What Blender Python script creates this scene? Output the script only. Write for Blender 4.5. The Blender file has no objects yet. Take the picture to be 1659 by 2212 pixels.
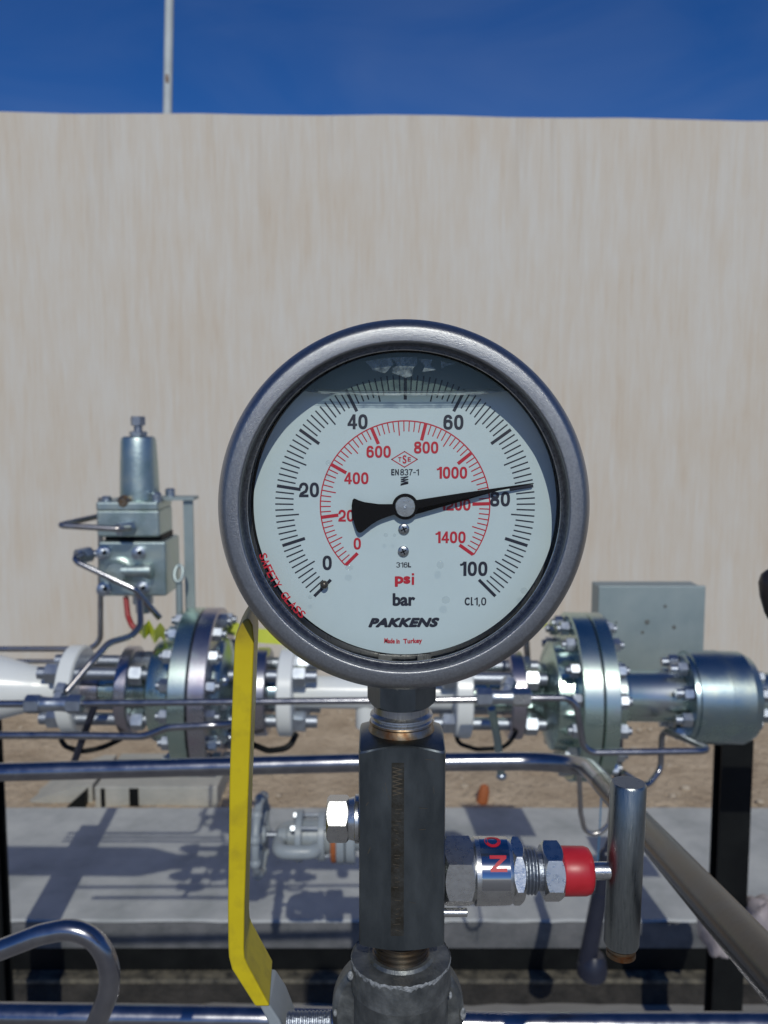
import bpy, math, random
from mathutils import Vector, Matrix
R = math.radians
random.seed(7)
sc = bpy.context.scene
col = sc.collection

# ------------------------------------------------------------------ camera, sky, sun, exposure
EYE = 1.625                 # lens height above the concrete
F = 1830.0                 # focal length in units of 1/2212 of the picture height
PITCH = R(5.5)
cam = bpy.data.cameras.new('camera'); camo = bpy.data.objects.new('camera', cam); col.objects.link(camo)
cam.sensor_fit = 'VERTICAL'; cam.sensor_height = 24.0; cam.lens = 24.0 * F / 2212.0
cam.clip_start = 0.01; cam.clip_end = 500
camo.location = (0, 0, EYE); camo.rotation_euler = (R(90) - PITCH, 0, 0)
cam.dof.use_dof = True; cam.dof.focus_distance = 0.262; cam.dof.aperture_fstop = 15.5
sc.camera = camo

SUN_EL, SUN_AZ = R(38), R(5)      # the sun stands behind the camera, a little to its right
w = bpy.data.worlds.new('World'); sc.world = w; w.use_nodes = True
wn = w.node_tree; bg = wn.nodes['Background']
sky = wn.nodes.new('ShaderNodeTexSky'); sky.sky_type = 'NISHITA'; sky.sun_disc = False
sky.sun_elevation = SUN_EL; sky.sun_rotation = R(180) - SUN_AZ
sky.air_density = 1.0; sky.dust_density = 0.2; sky.ozone_density = 5.0; sky.altitude = 800
hs = wn.nodes.new('ShaderNodeHueSaturation'); hs.inputs['Saturation'].default_value = 1.25
wn.links.new(sky.outputs[0], hs.inputs['Color']); tint = wn.nodes.new('ShaderNodeMix'); tint.data_type = 'RGBA'; tint.blend_type = 'MULTIPLY'; tint.inputs[0].default_value = 1
wn.links.new(hs.outputs[0], tint.inputs[6]); tint.inputs[7].default_value = (.95, 1.0, 1.36, 1)
# a breath of thin high cloud
wtc = wn.nodes.new('ShaderNodeTexCoord'); wmp = wn.nodes.new('ShaderNodeMapping'); wmp.inputs['Scale'].default_value = (2.2, 2.2, 6.0); wmp.inputs['Rotation'].default_value = (.3, .5, .2)
wnz = wn.nodes.new('ShaderNodeTexNoise'); wnz.inputs['Scale'].default_value = 1.6; wnz.inputs['Detail'].default_value = 7; wnz.inputs['Distortion'].default_value = .6
wmr = wn.nodes.new('ShaderNodeMapRange'); wmr.inputs[1].default_value = .42; wmr.inputs[2].default_value = .75; wmr.inputs[4].default_value = .07
wmx = wn.nodes.new('ShaderNodeMix'); wmx.data_type = 'RGBA'; wmx.inputs[7].default_value = (8, 9, 10.5, 1)
wn.links.new(wtc.outputs['Generated'], wmp.inputs[0]); wn.links.new(wmp.outputs[0], wnz.inputs['Vector']); wn.links.new(wnz.outputs['Fac'], wmr.inputs[0])
wn.links.new(wmr.outputs[0], wmx.inputs[0]); wn.links.new(tint.outputs[2], wmx.inputs[6]); wn.links.new(wmx.outputs[2], bg.inputs['Color'])
bg.inputs['Strength'].default_value = 0.07
sl = bpy.data.lights.new('sun', 'SUN'); sl.energy = 3.2; sl.angle = R(0.5); sl.color = (1.0, 0.985, 0.89)
so = bpy.data.objects.new('sun', sl); col.objects.link(so)
to_sun = Vector((math.cos(SUN_EL) * math.sin(SUN_AZ), -math.cos(SUN_EL) * math.cos(SUN_AZ), math.sin(SUN_EL)))
so.rotation_euler = to_sun.to_track_quat('Z', 'Y').to_euler(); so.location = (1, -3, 5)
sc.view_settings.view_transform = 'Standard'; sc.view_settings.look = 'None'
sc.view_settings.exposure = -0.5; sc.view_settings.gamma = 1.0

# ------------------------------------------------------------------ measuring helpers
CP, SP = math.cos(PITCH), math.sin(PITCH)
def P(x, y, Y):            # world point at depth Y seen at (x, y) of the 1659 x 2212 survey of the photo
    xc, yc = (x - 829.5) / F, (1106 - y) / F
    t = Y / (CP + SP * yc)
    return Vector((xc * t, Y, EYE + t * (CP * yc - SP)))
def S(Y, y=1106):          # metres per survey unit at depth Y
    return Y / (CP + SP * (1106 - y) / F) / F

# ------------------------------------------------------------------ mesh helpers
class MB:
    def __init__(s): s.v = []; s.f = []
    def add(s, vs, fs):
        n = len(s.v); s.v += [Vector(a) for a in vs]; s.f += [tuple(i + n for i in f) for f in fs]; return s
    def lathe(s, p, axis, prof, seg=48, cap=True):
        p = Vector(p); a = Vector(axis).normalized()
        u = a.orthogonal().normalized(); w_ = a.cross(u)
        vs, fs = [], []
        for t, r in prof:
            for k in range(seg):
                th = 2 * math.pi * k / seg
                vs.append(p + a * t + (u * math.cos(th) + w_ * math.sin(th)) * r)
        for i in range(len(prof) - 1):
            for k in range(seg):
                k2 = (k + 1) % seg
                fs.append((i*seg+k, i*seg+k2, (i+1)*seg+k2, (i+1)*seg+k))
        if cap:
            fs.append(tuple(range(seg))[::-1]); fs.append(tuple((len(prof)-1)*seg + k for k in range(seg)))
        return s.add(vs, fs)
    def hexa(s, p, axis, af, length, up=(0, 0, 1), rot=0, ch=0.13, both=True):
        # hexagon bar with cone-turned ends
        p = Vector(p); a = Vector(axis).normalized()
        u = Vector(up); u = (u - a * u.dot(a))
        u = u.normalized() if u.length > 1e-6 else a.orthogonal().normalized()
        w_ = a.cross(u); seg = 48; ri = af / 2; rc = ri * 0.98
        ring = lambda fn: [p + a * fn(k)[0] + (u * math.cos(2*math.pi*k/seg + rot) + w_ * math.sin(2*math.pi*k/seg + rot)) * fn(k)[1] for k in range(seg)]
        rh = lambda k: ri / math.cos(((k * 360 / seg + 30) % 60 - 30) * math.pi / 180)
        drop = lambda k: max(0.0, rh(k) - rc) * 0.75
        rows = []
        rows.append(ring(lambda k: (0, rc if both else rh(k))))
        rows.append(ring(lambda k: (drop(k) if both else 0, rh(k))))
        rows.append(ring(lambda k: (length - drop(k), rh(k))))
        rows.append(ring(lambda k: (length, rc)))
        vs = [q for r_ in rows for q in r_]; fs = []
        for i in range(3):
            for k in range(seg):
                k2 = (k+1) % seg; fs.append((i*seg+k, i*seg+k2, (i+1)*seg+k2, (i+1)*seg+k))
        fs.append(tuple(range(seg))[::-1]); fs.append(tuple(3*seg+k for k in range(seg)))
        return s.add(vs, fs)
    def box(s, c, size, m=None):
        c = Vector(c); x, y, z = (q / 2 for q in size)
        vs = [Vector((i*x, j*y, k*z)) for i in (-1, 1) for j in (-1, 1) for k in (-1, 1)]
        if m: vs = [m @ q for q in vs]
        return s.add([c + q for q in vs], [(0,1,3,2),(4,6,7,5),(0,4,5,1),(2,3,7,6),(0,2,6,4),(1,5,7,3)])
    def span(s, a, b):      # axis-aligned box between two corners
        a, b = Vector(a), Vector(b); return s.box((a+b)/2, [abs(q) for q in (b-a)])
    def prism(s, pts, ext):
        n = len(pts); e = Vector(ext); pts = [Vector(p) for p in pts]
        return s.add(pts + [p + e for p in pts], [tuple(range(n)), tuple(range(2*n-1, n-1, -1))] + [(i, i+n, (i+1) % n + n, (i+1) % n) for i in range(n)])
    def tube(s, pts, r, bend=0.0, seg=18, r_end=None):
        pts = [Vector(p) for p in pts]; path = [pts[0]]
        for i in range(1, len(pts)-1):
            a, b, c = pts[i-1], pts[i], pts[i+1]
            d1, d2 = (a-b), (c-b); l1, l2 = d1.length, d2.length; d1.normalize(); d2.normalize()
            ang = d1.angle(d2)
            if bend <= 0 or ang > R(178): path.append(b); continue
            t = min(bend / math.tan(ang/2), l1*0.48, l2*0.48); rr = t * math.tan(ang/2)
            cc = b + (d1+d2).normalized() * (rr / math.sin(ang/2))
            p1, p2 = b + d1*t, b + d2*t; v1, v2 = (p1-cc), (p2-cc); om = v1.angle(v2); n = max(3, int(om / R(7)))
            for k in range(n+1):
                f = k/n; path.append(cc + (v1*math.sin((1-f)*om) + v2*math.sin(f*om)) / math.sin(om))
        path.append(pts[-1])
        t0 = (path[1]-path[0]).normalized(); u = t0.orthogonal().normalized(); vs, fs = [], []
        for i, q in enumerate(path):
            t = ((path[i+1]-path[i]) if i < len(path)-1 else (path[i]-path[i-1])).normalized()
            if 0 < i < len(path)-1: t = ((path[i+1]-q).normalized() + (q-path[i-1]).normalized()).normalized()
            u = (u - t*u.dot(t)).normalized(); w_ = t.cross(u)
            rr = r if r_end is None else r + (r_end-r)*i/(len(path)-1)
            for k in range(seg):
                th = 2*math.pi*k/seg; vs.append(q + (u*math.cos(th) + w_*math.sin(th))*rr)
        for i in range(len(path)-1):
            for k in range(seg):
                k2 = (k+1) % seg; fs.append((i*seg+k, i*seg+k2, (i+1)*seg+k2, (i+1)*seg+k))
        fs.append(tuple(range(seg))[::-1]); fs.append(tuple((len(path)-1)*seg+k for k in range(seg)))
        return s.add(vs, fs)
    def ball(s, c, r, squash=(1, 1, 1), seg=20):
        c = Vector(c); n = seg//2; prof = []
        vs, fs = [], []
        for i in range(n+1):
            ph = math.pi*i/n
            for k in range(seg):
                th = 2*math.pi*k/seg
                vs.append(c + Vector((math.sin(ph)*math.cos(th)*squash[0], math.sin(ph)*math.sin(th)*squash[1], math.cos(ph)*squash[2]))*r)
        for i in range(n):
            for k in range(seg):
                k2 = (k+1) % seg; fs.append((i*seg+k, (i+1)*seg+k, (i+1)*seg+k2, i*seg+k2))
        return s.add(vs, fs)
    def build(s, name, m, parent=None, ang=35, bevel=0.0, bseg=2):
        if parent is None:
            lo = Vector([min(q[i] for q in s.v) for i in range(3)]); hi = Vector([max(q[i] for q in s.v) for i in range(3)])
            org = Vector(((lo.x+hi.x)/2, (lo.y+hi.y)/2, lo.z))
        else: org = worldloc(parent)
        me = bpy.data.meshes.new(name); me.from_pydata([q-org for q in s.v], [], s.f); me.validate(); me.update()
        import bmesh
        bm = bmesh.new(); bm.from_mesh(me); bmesh.ops.remove_doubles(bm, verts=bm.verts, dist=1e-7)
        bmesh.ops.recalc_face_normals(bm, faces=bm.faces); bm.to_mesh(me); bm.free()
        me.shade_smooth(); me.set_sharp_from_angle(angle=R(ang))
        me.materials.append(m)
        o = bpy.data.objects.new(name, me); col.objects.link(o)
        if parent is None: o.location = org
        else: o.parent = parent
        if bevel:
            b = o.modifiers.new('bevel', 'BEVEL'); b.width = bevel; b.segments = bseg; b.limit_method = 'ANGLE'; b.angle_limit = R(40); b.harden_normals = True
        return o
def worldloc(o):
    p = Vector(o.location)
    while o.parent: o = o.parent; p += o.location
    return p
def thing(name, label, cat, loc=(0, 0, 0), group=None):
    o = bpy.data.objects.new(name, None); col.objects.link(o); o.location = loc; o.empty_display_size = 0.02
    return tag(o, label, cat, group)
def tag(o, label, cat, group=None):
    o['label'] = label; o['category'] = cat
    if group: o['group'] = group
    return o
def struct(o): o['kind'] = 'structure'; return o
def copy_thing(o, shift, label):
    def cp(q, parent):
        c = q.copy(); col.objects.link(c)
        if parent: c.parent = parent
        for ch in [k for k in bpy.data.objects if k.parent == q]: cp(ch, c)
        return c
    c = cp(o, None); c.location = Vector(o.location) + Vector(shift); c['label'] = label; return c
def text_pts(s, bold=0.0, shear=0.0, spacing=1.0):
    c = bpy.data.curves.new('lettering', 'FONT'); c.body = s; c.offset = bold; c.shear = shear; c.space_character = spacing
    c.resolution_u = 5
    o = bpy.data.objects.new('lettering', c); col.objects.link(o)
    dg = bpy.context.evaluated_depsgraph_get(); dg.update()
    me = bpy.data.meshes.new_from_object(o.evaluated_get(dg))
    vs = [Vector((q.co.x, q.co.y)) for q in me.vertices]; fs = [tuple(p.vertices) for p in me.polygons]
    bpy.data.objects.remove(o); bpy.data.curves.remove(c); bpy.data.meshes.remove(me)
    x0, x1 = min(q.x for q in vs), max(q.x for q in vs); y0, y1 = min(q.y for q in vs), max(q.y for q in vs)
    return [((q.x-x0)/(x1-x0) - 0.5, (q.y-y0)/(y1-y0) - 0.5) for q in vs], fs     # unit box about its centre

# ------------------------------------------------------------------ materials
def mat(name, base, rough=0.5, metal=0.0, vary=None, bump=None, base2=None, stretch=None, rough2=None, spec=None, base3=None, coat=0, detail=6):
    """vary = noise scale for mixing base/base2(/base3); bump = (scale, strength, distance)"""
    m = bpy.data.materials.new(name); m.use_nodes = True; nt = m.node_tree; b = nt.nodes['Principled BSDF']
    b.inputs['Base Color'].default_value = (*base, 1); b.inputs['Roughness'].default_value = rough; b.inputs['Metallic'].default_value = metal
    if spec is not None: b.inputs['Specular IOR Level'].default_value = spec
    if coat: b.inputs['Coat Weight'].default_value = coat; b.inputs['Coat Roughness'].default_value = 0.1
    tc = nt.nodes.new('ShaderNodeTexCoord'); mp = nt.nodes.new('ShaderNodeMapping')
    nt.links.new(tc.outputs['Object'], mp.inputs['Vector'])
    if stretch: mp.inputs['Scale'].default_value = stretch
    if vary:
        n = nt.nodes.new('ShaderNodeTexNoise'); n.inputs['Scale'].default_value = vary; n.inputs['Detail'].default_value = detail; n.inputs['Roughness'].default_value = 0.6
        nt.links.new(mp.outputs[0], n.inputs['Vector'])
        cr = nt.nodes.new('ShaderNodeValToRGB'); nt.links.new(n.outputs['Fac'], cr.inputs[0])
        e = cr.color_ramp.elements; e[0].position = 0.32; e[1].position = 0.68
        e[0].color = (*base, 1); e[1].color = (*(base2 or base), 1)
        if base3: q = e.new(0.5); q.color = (*base3, 1)
        nt.links.new(cr.outputs[0], b.inputs['Base Color'])
        if rough2 is not None:
            mr = nt.nodes.new('ShaderNodeMapRange'); mr.inputs[1].default_value = 0.3; mr.inputs[2].default_value = 0.7
            mr.inputs[3].default_value = rough; mr.inputs[4].default_value = rough2
            nt.links.new(n.outputs['Fac'], mr.inputs[0]); nt.links.new(mr.outputs[0], b.inputs['Roughness'])
    if bump:
        n2 = nt.nodes.new('ShaderNodeTexNoise'); n2.inputs['Scale'].default_value = bump[0]; n2.inputs['Detail'].default_value = 4
        nt.links.new(mp.outputs[0], n2.inputs['Vector'])
        bp = nt.nodes.new('ShaderNodeBump'); bp.inputs['Strength'].default_value = bump[1]; bp.inputs['Distance'].default_value = bump[2]
        nt.links.new(n2.outputs['Fac'], bp.inputs['Height']); nt.links.new(bp.outputs[0], b.inputs['Normal'])
    m['bsdf'] = b.name
    return m
M = {}
M['steel'] = mat('tube_steel', (.28,.28,.31), .18, 1, 60, None, (.38,.38,.40), rough2=.27)
M['worn_tube'] = mat('worn_tube_steel', (.36,.33,.31), .34, 1, 40, None, (.48,.47,.47), rough2=.26)
M['bezel'] = mat('bezel_steel', (.29,.295,.30), .34, 1, 1300, (4200, .45, .00025), (.37,.375,.385), rough2=.40)
M['bright'] = mat('bright_steel', (.58,.58,.57), .24, 1, 400, (1500, .2, .0002), (.68,.68,.66), rough2=.34)
M['brushed'] = mat('brushed_steel', (.44,.45,.46), .26, 1, 300, (700, .3, .0002), (.53,.53,.53), stretch=(5,5,.6), rough2=.36)
M['block'] = mat('block_reflection_steel', (.105,.125,.138), .26, 1, 90, (500, .12, .0003), (.20,.225,.235), stretch=(1,1,.35), rough2=.40)  # base colour darkened in place of the dark reflection on the block
M['rusty'] = mat('rusty_steel', (.30,.285,.26), .28, .9, 130, (500, .3, .0003), (.15,.055,.018), base3=(.22,.16,.10), rough2=.6)
M['zinc'] = mat('iridescent_zinc', (.44,.59,.54), .22, 1, 9, (300, .1, .0006), (.50,.53,.54), base3=(.53,.65,.57), rough2=.33)
M['zinc_b'] = mat('blue_zinc', (.42,.55,.52), .22, 1, 14, (300, .12, .0008), (.42,.47,.42), base3=(.34,.44,.48), rough2=.4)
M['zinc_p'] = mat('purple_zinc', (.48,.51,.53), .22, 1, 12, (300, .1, .0008), (.40,.44,.46), base3=(.46,.42,.47), rough2=.38)
M['nut'] = mat('plated_nut', (.40,.44,.50), .32, 1, 80, None, (.52,.56,.60), rough2=.42)
M['stud'] = mat('grey_stud', (.30,.33,.38), .45, 1, 200, (900, .5, .0006), (.38,.41,.45))
M['white'] = mat('white_paint', (.76,.78,.76), .28, 0, 20, (60, .1, .001), (.72,.74,.72))
M['cast'] = mat('cast_zinc_body', (.40,.50,.46), .36, 1, 25, (220, .25, .0015), (.54,.60,.54), base3=(.46,.55,.54), rough2=.5)
M['black'] = mat('black_paint', (.004,.0045,.005), .5, 0, 12, (120, .2, .001), (.009,.010,.010), spec=.18)
M['yellow'] = mat('yellow_sleeve', (.58,.455,.008), .42, 0, 60, (900, .12, .0002), (.64,.51,.010))
def sleeve_material():
    m = M['yellow']; nt = m.node_tree; b = nt.nodes['Principled BSDF']; src = b.inputs['Base Color'].links[0].from_socket
    g = nt.nodes.new('ShaderNodeNewGeometry'); sx = nt.nodes.new('ShaderNodeSeparateXYZ'); nt.links.new(g.outputs['Position'], sx.inputs[0])
    zt_ = P(530, 1338, .281).z; mr = nt.nodes.new('ShaderNodeMapRange'); mr.inputs[1].default_value = zt_-.011; mr.inputs[2].default_value = zt_; nt.links.new(sx.outputs[2], mr.inputs[0])
    n = nt.nodes.new('ShaderNodeTexNoise'); n.inputs['Scale'].default_value = 120; n.inputs['Detail'].default_value = 8; nt.links.new(g.outputs['Position'], n.inputs['Vector'])
    m2 = nt.nodes.new('ShaderNodeMapRange'); m2.inputs[1].default_value = .50; m2.inputs[2].default_value = .80; m2.inputs[4].default_value = .38; nt.links.new(n.outputs['Fac'], m2.inputs[0])
    ml = nt.nodes.new('ShaderNodeMath'); ml.operation = 'MULTIPLY_ADD'; ml.use_clamp = True; nt.links.new(mr.outputs[0], ml.inputs[0]); ml.inputs[1].default_value = .8; nt.links.new(m2.outputs[0], ml.inputs[2])
    mx = nt.nodes.new('ShaderNodeMix'); mx.data_type = 'RGBA'; nt.links.new(ml.outputs[0], mx.inputs[0]); nt.links.new(src, mx.inputs[6]); mx.inputs[7].default_value = (.17,.11,.02,1)
    nt.links.new(mx.outputs[2], b.inputs['Base Color'])
sleeve_material()
M['grey'] = mat('grey_paint', (.25,.285,.31), .38, 0, 30, (150, .2, .001), (.30,.335,.36))
M['red'] = mat('red_plastic', (.44,.014,.022), .38, 0, 150, (700, .06, .0003), (.50,.022,.034))
M['ink'] = mat('black_ink', (.012,.014,.03), .5)
M['redink'] = mat('red_ink', (.50,.012,.03), .5)
M['dial'] = mat('dial_enamel', (.54,.63,.645), .55, 0, 120, None, (.56,.65,.665), spec=.2)
M['pointer'] = mat('pointer_black', (.004,.004,.005), .6, spec=.06)
M['gasket'] = mat('black_gasket', (.005,.005,.006), .5, spec=.15)
M['navy'] = mat('dark_navy_paint', (.014,.016,.03), .35, 0, 20, None, (.022,.025,.04))
M['orange'] = mat('orange_plastic', (.40,.12,.035), .6, 0, 60, None, (.30,.085,.025))
M['tape'] = mat('yellow_tape', (.60,.66,.06), .35, 0, 30, None, (.68,.72,.12))
M['wire'] = mat('red_wire', (.30,.015,.015), .4)
M['galv'] = mat('galvanised_sheet', (.33,.40,.40), .45, .6, 14, (90, .15, .001), (.40,.46,.45), rough2=.55)
M['wrap'] = mat('pale_wrap', (.34,.29,.29), .3, 0, 12, (30, 1.0, .006), (.46,.41,.41))
M['cord'] = mat('blue_cord', (.06,.18,.32), .5)
M['handknob'] = mat('dark_bronze_paint', (.035,.03,.028), .3, .3)
M['polepaint'] = mat('pole_paint', (.46,.50,.50), .5, 0, 6, None, (.56,.60,.60))
M['dust'] = mat('dusty_flange', (.02,.02,.019), .7, 0, 30, (80, .4, .003), (.17,.15,.11))
M['concrete'] = mat('plinth_concrete', (.30,.315,.31), .75, 0, 7, (220, .6, .003), (.46,.47,.455), base3=(.39,.40,.395), detail=12)
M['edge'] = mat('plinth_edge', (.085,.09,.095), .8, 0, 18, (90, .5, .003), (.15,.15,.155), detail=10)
M['pave'] = mat('pavement_concrete', (.21,.20,.185), .85, 0, 3, (120, .5, .003), (.29,.28,.26), detail=12)
M['pale'] = mat('pale_concrete', (.31,.31,.28), .85, 0, 7, (60, .6, .006), (.42,.40,.35), detail=10)
M['dirt'] = mat('brown_dirt', (.33,.25,.17), .95, 0, 5, (40, 1.0, .02), (.50,.40,.29), detail=14)
M['pebble'] = mat('pebble', (.36,.29,.21), .9, 0, 30, None, (.48,.41,.32))
M['speck'] = mat('dark_speck', (.13,.14,.13), .8)
M['stud_brown'] = mat('browned_thread', (.20,.18,.15), .3, 1, 130, None, (.14,.09,.05), rough2=.45)
M['chalk'] = mat('worn_fitting', (.10,.11,.115), .38, .75, 130, (400, .6, .0006), (.25,.26,.255), base3=(.16,.17,.17), rough2=.6)
M['deposit'] = mat('white_deposit', (.14,.15,.155), .7, .3, 700, (900, .9, .0008), (.46,.48,.49))
M['stain'] = mat('brown_etched_stain', (.095,.085,.066), .36, 1, 260, (900, .5, .0003), (.17,.17,.155), detail=10)
M['etch'] = mat('etched_scratch', (.30,.25,.18), .4, 1)

# wall: beige brushed render, vertical trowel streaks
def wall_material():
    m = bpy.data.materials.new('brushed_render'); m.use_nodes = True; nt = m.node_tree; b = nt.nodes['Principled BSDF']
    b.inputs['Roughness'].default_value = .9; b.inputs['Specular IOR Level'].default_value = .2
    tc = nt.nodes.new('ShaderNodeTexCoord')
    def noise(scale, st, det=6):
        mp = nt.nodes.new('ShaderNodeMapping'); mp.inputs['Scale'].default_value = st
        n = nt.nodes.new('ShaderNodeTexNoise'); n.inputs['Scale'].default_value = scale; n.inputs['Detail'].default_value = det; n.inputs['Roughness'].default_value = .65
        nt.links.new(tc.outputs['Object'], mp.inputs[0]); nt.links.new(mp.outputs[0], n.inputs['Vector']); return n
    a = noise(3.6, (4.5, 4.5, .5), 9); c = noise(34, (3.4, 1, .12), 8); d = noise(1.3, (1, 1, .8), 5)
    def mth(op, x, y):
        q = nt.nodes.new('ShaderNodeMath'); q.operation = op
        for i, k in enumerate((x, y)):
            if isinstance(k, (int, float)): q.inputs[i].default_value = k
            else: nt.links.new(k, q.inputs[i])
        return q.outputs[0]
    s = mth('ADD', mth('ADD', mth('MULTIPLY', a.outputs['Fac'], .40), mth('MULTIPLY', c.outputs['Fac'], .46)), mth('MULTIPLY', d.outputs['Fac'], .32))
    cr = nt.nodes.new('ShaderNodeValToRGB'); nt.links.new(s, cr.inputs[0]); e = cr.color_ramp.elements
    e[0].position = .39; e[0].color = (.485,.395,.30,1); e[1].position = .70; e[1].color = (.56,.535,.485,1)
    q = e.new(.53); q.color = (.53,.47,.39,1)
    dn = noise(5.5, (2.2, 1, .10), 4); sx = nt.nodes.new('ShaderNodeSeparateXYZ'); nt.links.new(tc.outputs['Object'], sx.inputs[0])
    up_ = nt.nodes.new('ShaderNodeMapRange'); up_.inputs[1].default_value = WTOP - DIRT - .75; up_.inputs[2].default_value = WTOP - DIRT + .15; nt.links.new(sx.outputs[2], up_.inputs[0])
    dr = nt.nodes.new('ShaderNodeMapRange'); dr.inputs[1].default_value = .54; dr.inputs[2].default_value = .74; nt.links.new(dn.outputs['Fac'], dr.inputs[0])
    st_ = mth('MULTIPLY', mth('MULTIPLY', up_.outputs[0], dr.outputs[0]), .42)
    mx = nt.nodes.new('ShaderNodeMix'); mx.data_type = 'RGBA'; nt.links.new(st_, mx.inputs[0]); nt.links.new(cr.outputs[0], mx.inputs[6]); mx.inputs[7].default_value = (.36,.28,.20,1)
    nt.links.new(mx.outputs[2], b.inputs['Base Color'])
    bp = nt.nodes.new('ShaderNodeBump'); bp.inputs['Strength'].default_value = .35; bp.inputs['Distance'].default_value = .004
    nt.links.new(c.outputs['Fac'], bp.inputs['Height']); nt.links.new(bp.outputs[0], b.inputs['Normal'])
    return m
def clear(name, tint, gloss, rough=0.0, ior=None, noise=None, over=(.5,.55,.55)):
    """thin clear sheet: transparent with a gloss reflection; noise = (scale, lo, hi) adds an opaque cloudy film"""
    m = bpy.data.materials.new(name); m.use_nodes = True; nt = m.node_tree; nt.nodes.remove(nt.nodes['Principled BSDF'])
    out = nt.nodes['Material Output']
    t = nt.nodes.new('ShaderNodeBsdfTransparent'); t.inputs[0].default_value = (*tint, 1)
    g = nt.nodes.new('ShaderNodeBsdfGlossy'); g.inputs['Roughness'].default_value = rough
    mx = nt.nodes.new('ShaderNodeMixShader'); nt.links.new(t.outputs[0], mx.inputs[1]); nt.links.new(g.outputs[0], mx.inputs[2])
    if ior:
        fr = nt.nodes.new('ShaderNodeFresnel'); fr.inputs[0].default_value = ior; nt.links.new(fr.outputs[0], mx.inputs[0])
    else: mx.inputs[0].default_value = gloss
    last = mx
    if noise:
        tc = nt.nodes.new('ShaderNodeTexCoord'); n = nt.nodes.new('ShaderNodeTexNoise'); n.inputs['Scale'].default_value = noise[0]; n.inputs['Detail'].default_value = 8
        nt.links.new(tc.outputs['Object'], n.inputs['Vector'])
        mr = nt.nodes.new('ShaderNodeMapRange'); mr.inputs[1].default_value = noise[1]; mr.inputs[2].default_value = noise[2]; mr.inputs[4].default_value = noise[3]
        nt.links.new(n.outputs['Fac'], mr.inputs[0])
        df = nt.nodes.new('ShaderNodeBsdfDiffuse'); df.inputs[0].default_value = (*over, 1)
        m2 = nt.nodes.new('ShaderNodeMixShader'); nt.links.new(mr.outputs[0], m2.inputs[0]); nt.links.new(mx.outputs[0], m2.inputs[1]); nt.links.new(df.outputs[0], m2.inputs[2]); last = m2
    nt.links.new(last.outputs[0], out.inputs['Surface']); return m
M['glass'] = clear('gauge_glass', (.97,.99,.99), 0, 0, 1.4)
M['film'] = clear('glycerine_shade_film', (.44,.48,.455), .02, .3)  # film whose dark tint also stands in for bezel shade on the dial
M['residue'] = clear('dried_residue', (.9,.9,.9), .05, .2, None, (520, .36, .72, .6), (.42,.48,.48))
M['surface'] = clear('liquid_surface', (.50,.54,.55), .12, .02)
M['meniscus'] = clear('liquid_meniscus', (.84,.87,.87), .14, .3, None, (420, .3, .7, .75), (.60,.65,.65))
M['drop'] = clear('liquid_drop', (.955,.96,.96), .03, .05)

# ------------------------------------------------------------------ setting: ground, dirt, wall, pole
SLAB = P(829.5, 1745, 3.0).z
mb = MB(); mb.add([(-60,-60,0),(60,-60,0),(60,60,0),(-60,60,0)], [(0,1,2,3)]); struct(mb.build('pavement', M['pave']))
WY = 4.3; DIRT = P(829.5, 1523, WY).z
mb = MB(); nx, ny = 120, 60
vs = []; fs = []
for j in range(ny+1):
    for i in range(nx+1):
        x = -30 + 60*i/nx if False else (-7 + 14*i/nx); y = 3.02 + (WY+.05-3.02)*j/ny
        h = DIRT + (random.uniform(-.006, .006) + .008*math.sin(x*5.1+y*3)*math.sin(y*7.3-x*2) if 0 < j < ny else 0)
        vs.append((x, y, h))
for j in range(ny):
    for i in range(nx): a = j*(nx+1)+i; fs.append((a, a+1, a+nx+2, a+nx+1))
mb.add(vs, fs); struct(mb.build('dirt_ground', M['dirt']))
mb = MB()
mb.add([(-60,WY+.05,DIRT),(60,WY+.05,DIRT),(60,90,DIRT),(-60,90,DIRT)], [(0,1,2,3)])
struct(mb.build('desert_ground', M['dirt']))
mb = MB()
for k in range(260):
    x = random.uniform(-2.6, 2.8); y = random.uniform(3.05, WY-.05); r = random.choice((.006,.008,.01,.014,.02))*random.uniform(.7,1.2)
    mb.ball((x, y, DIRT+r*.2), r, (1, random.uniform(.7,1.1), .6), seg=8)
o = mb.build('gravel', M['pebble'], ang=80); o['kind'] = 'stuff'

# boundary wall, turned a hair so its right end stands farther off
yaw = R(1.7)
def wpt(x, d=0.0): return Vector((x*math.cos(yaw) - d*math.sin(yaw), WY + x*math.sin(yaw) + d*math.cos(yaw), 0))
WTOP = P(829.5, 248, WY).z
mb = MB(); n = 60
M['wall'] = wall_material()
top = [(-9 + 18*i/n, WTOP + .004*math.sin(i*1.7) + .003*math.sin(i*.63+1)) for i in range(n+1)]
vs = []; fs = []
for x, z in top:
    for d, zz in ((0, DIRT-.1), (0, z-.012), (.012, z), (.19, z), (.2, z-.012), (.2, DIRT-.1)):
        q = wpt(x, d); vs.append((q.x, q.y, zz))
for i in range(n):
    for k in range(6): k2 = (k+1) % 6; fs.append((i*6+k, i*6+k2, (i+1)*6+k2, (i+1)*6+k))
fs.append((0,1,2,3,4,5)); fs.append(tuple(n*6+k for k in range(6))[::-1])
mb.add(vs, fs); tag(mb.build('boundary_wall', M['wall'], ang=50), 'beige boundary wall with vertical brush streaks behind the pipework', 'wall')

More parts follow.
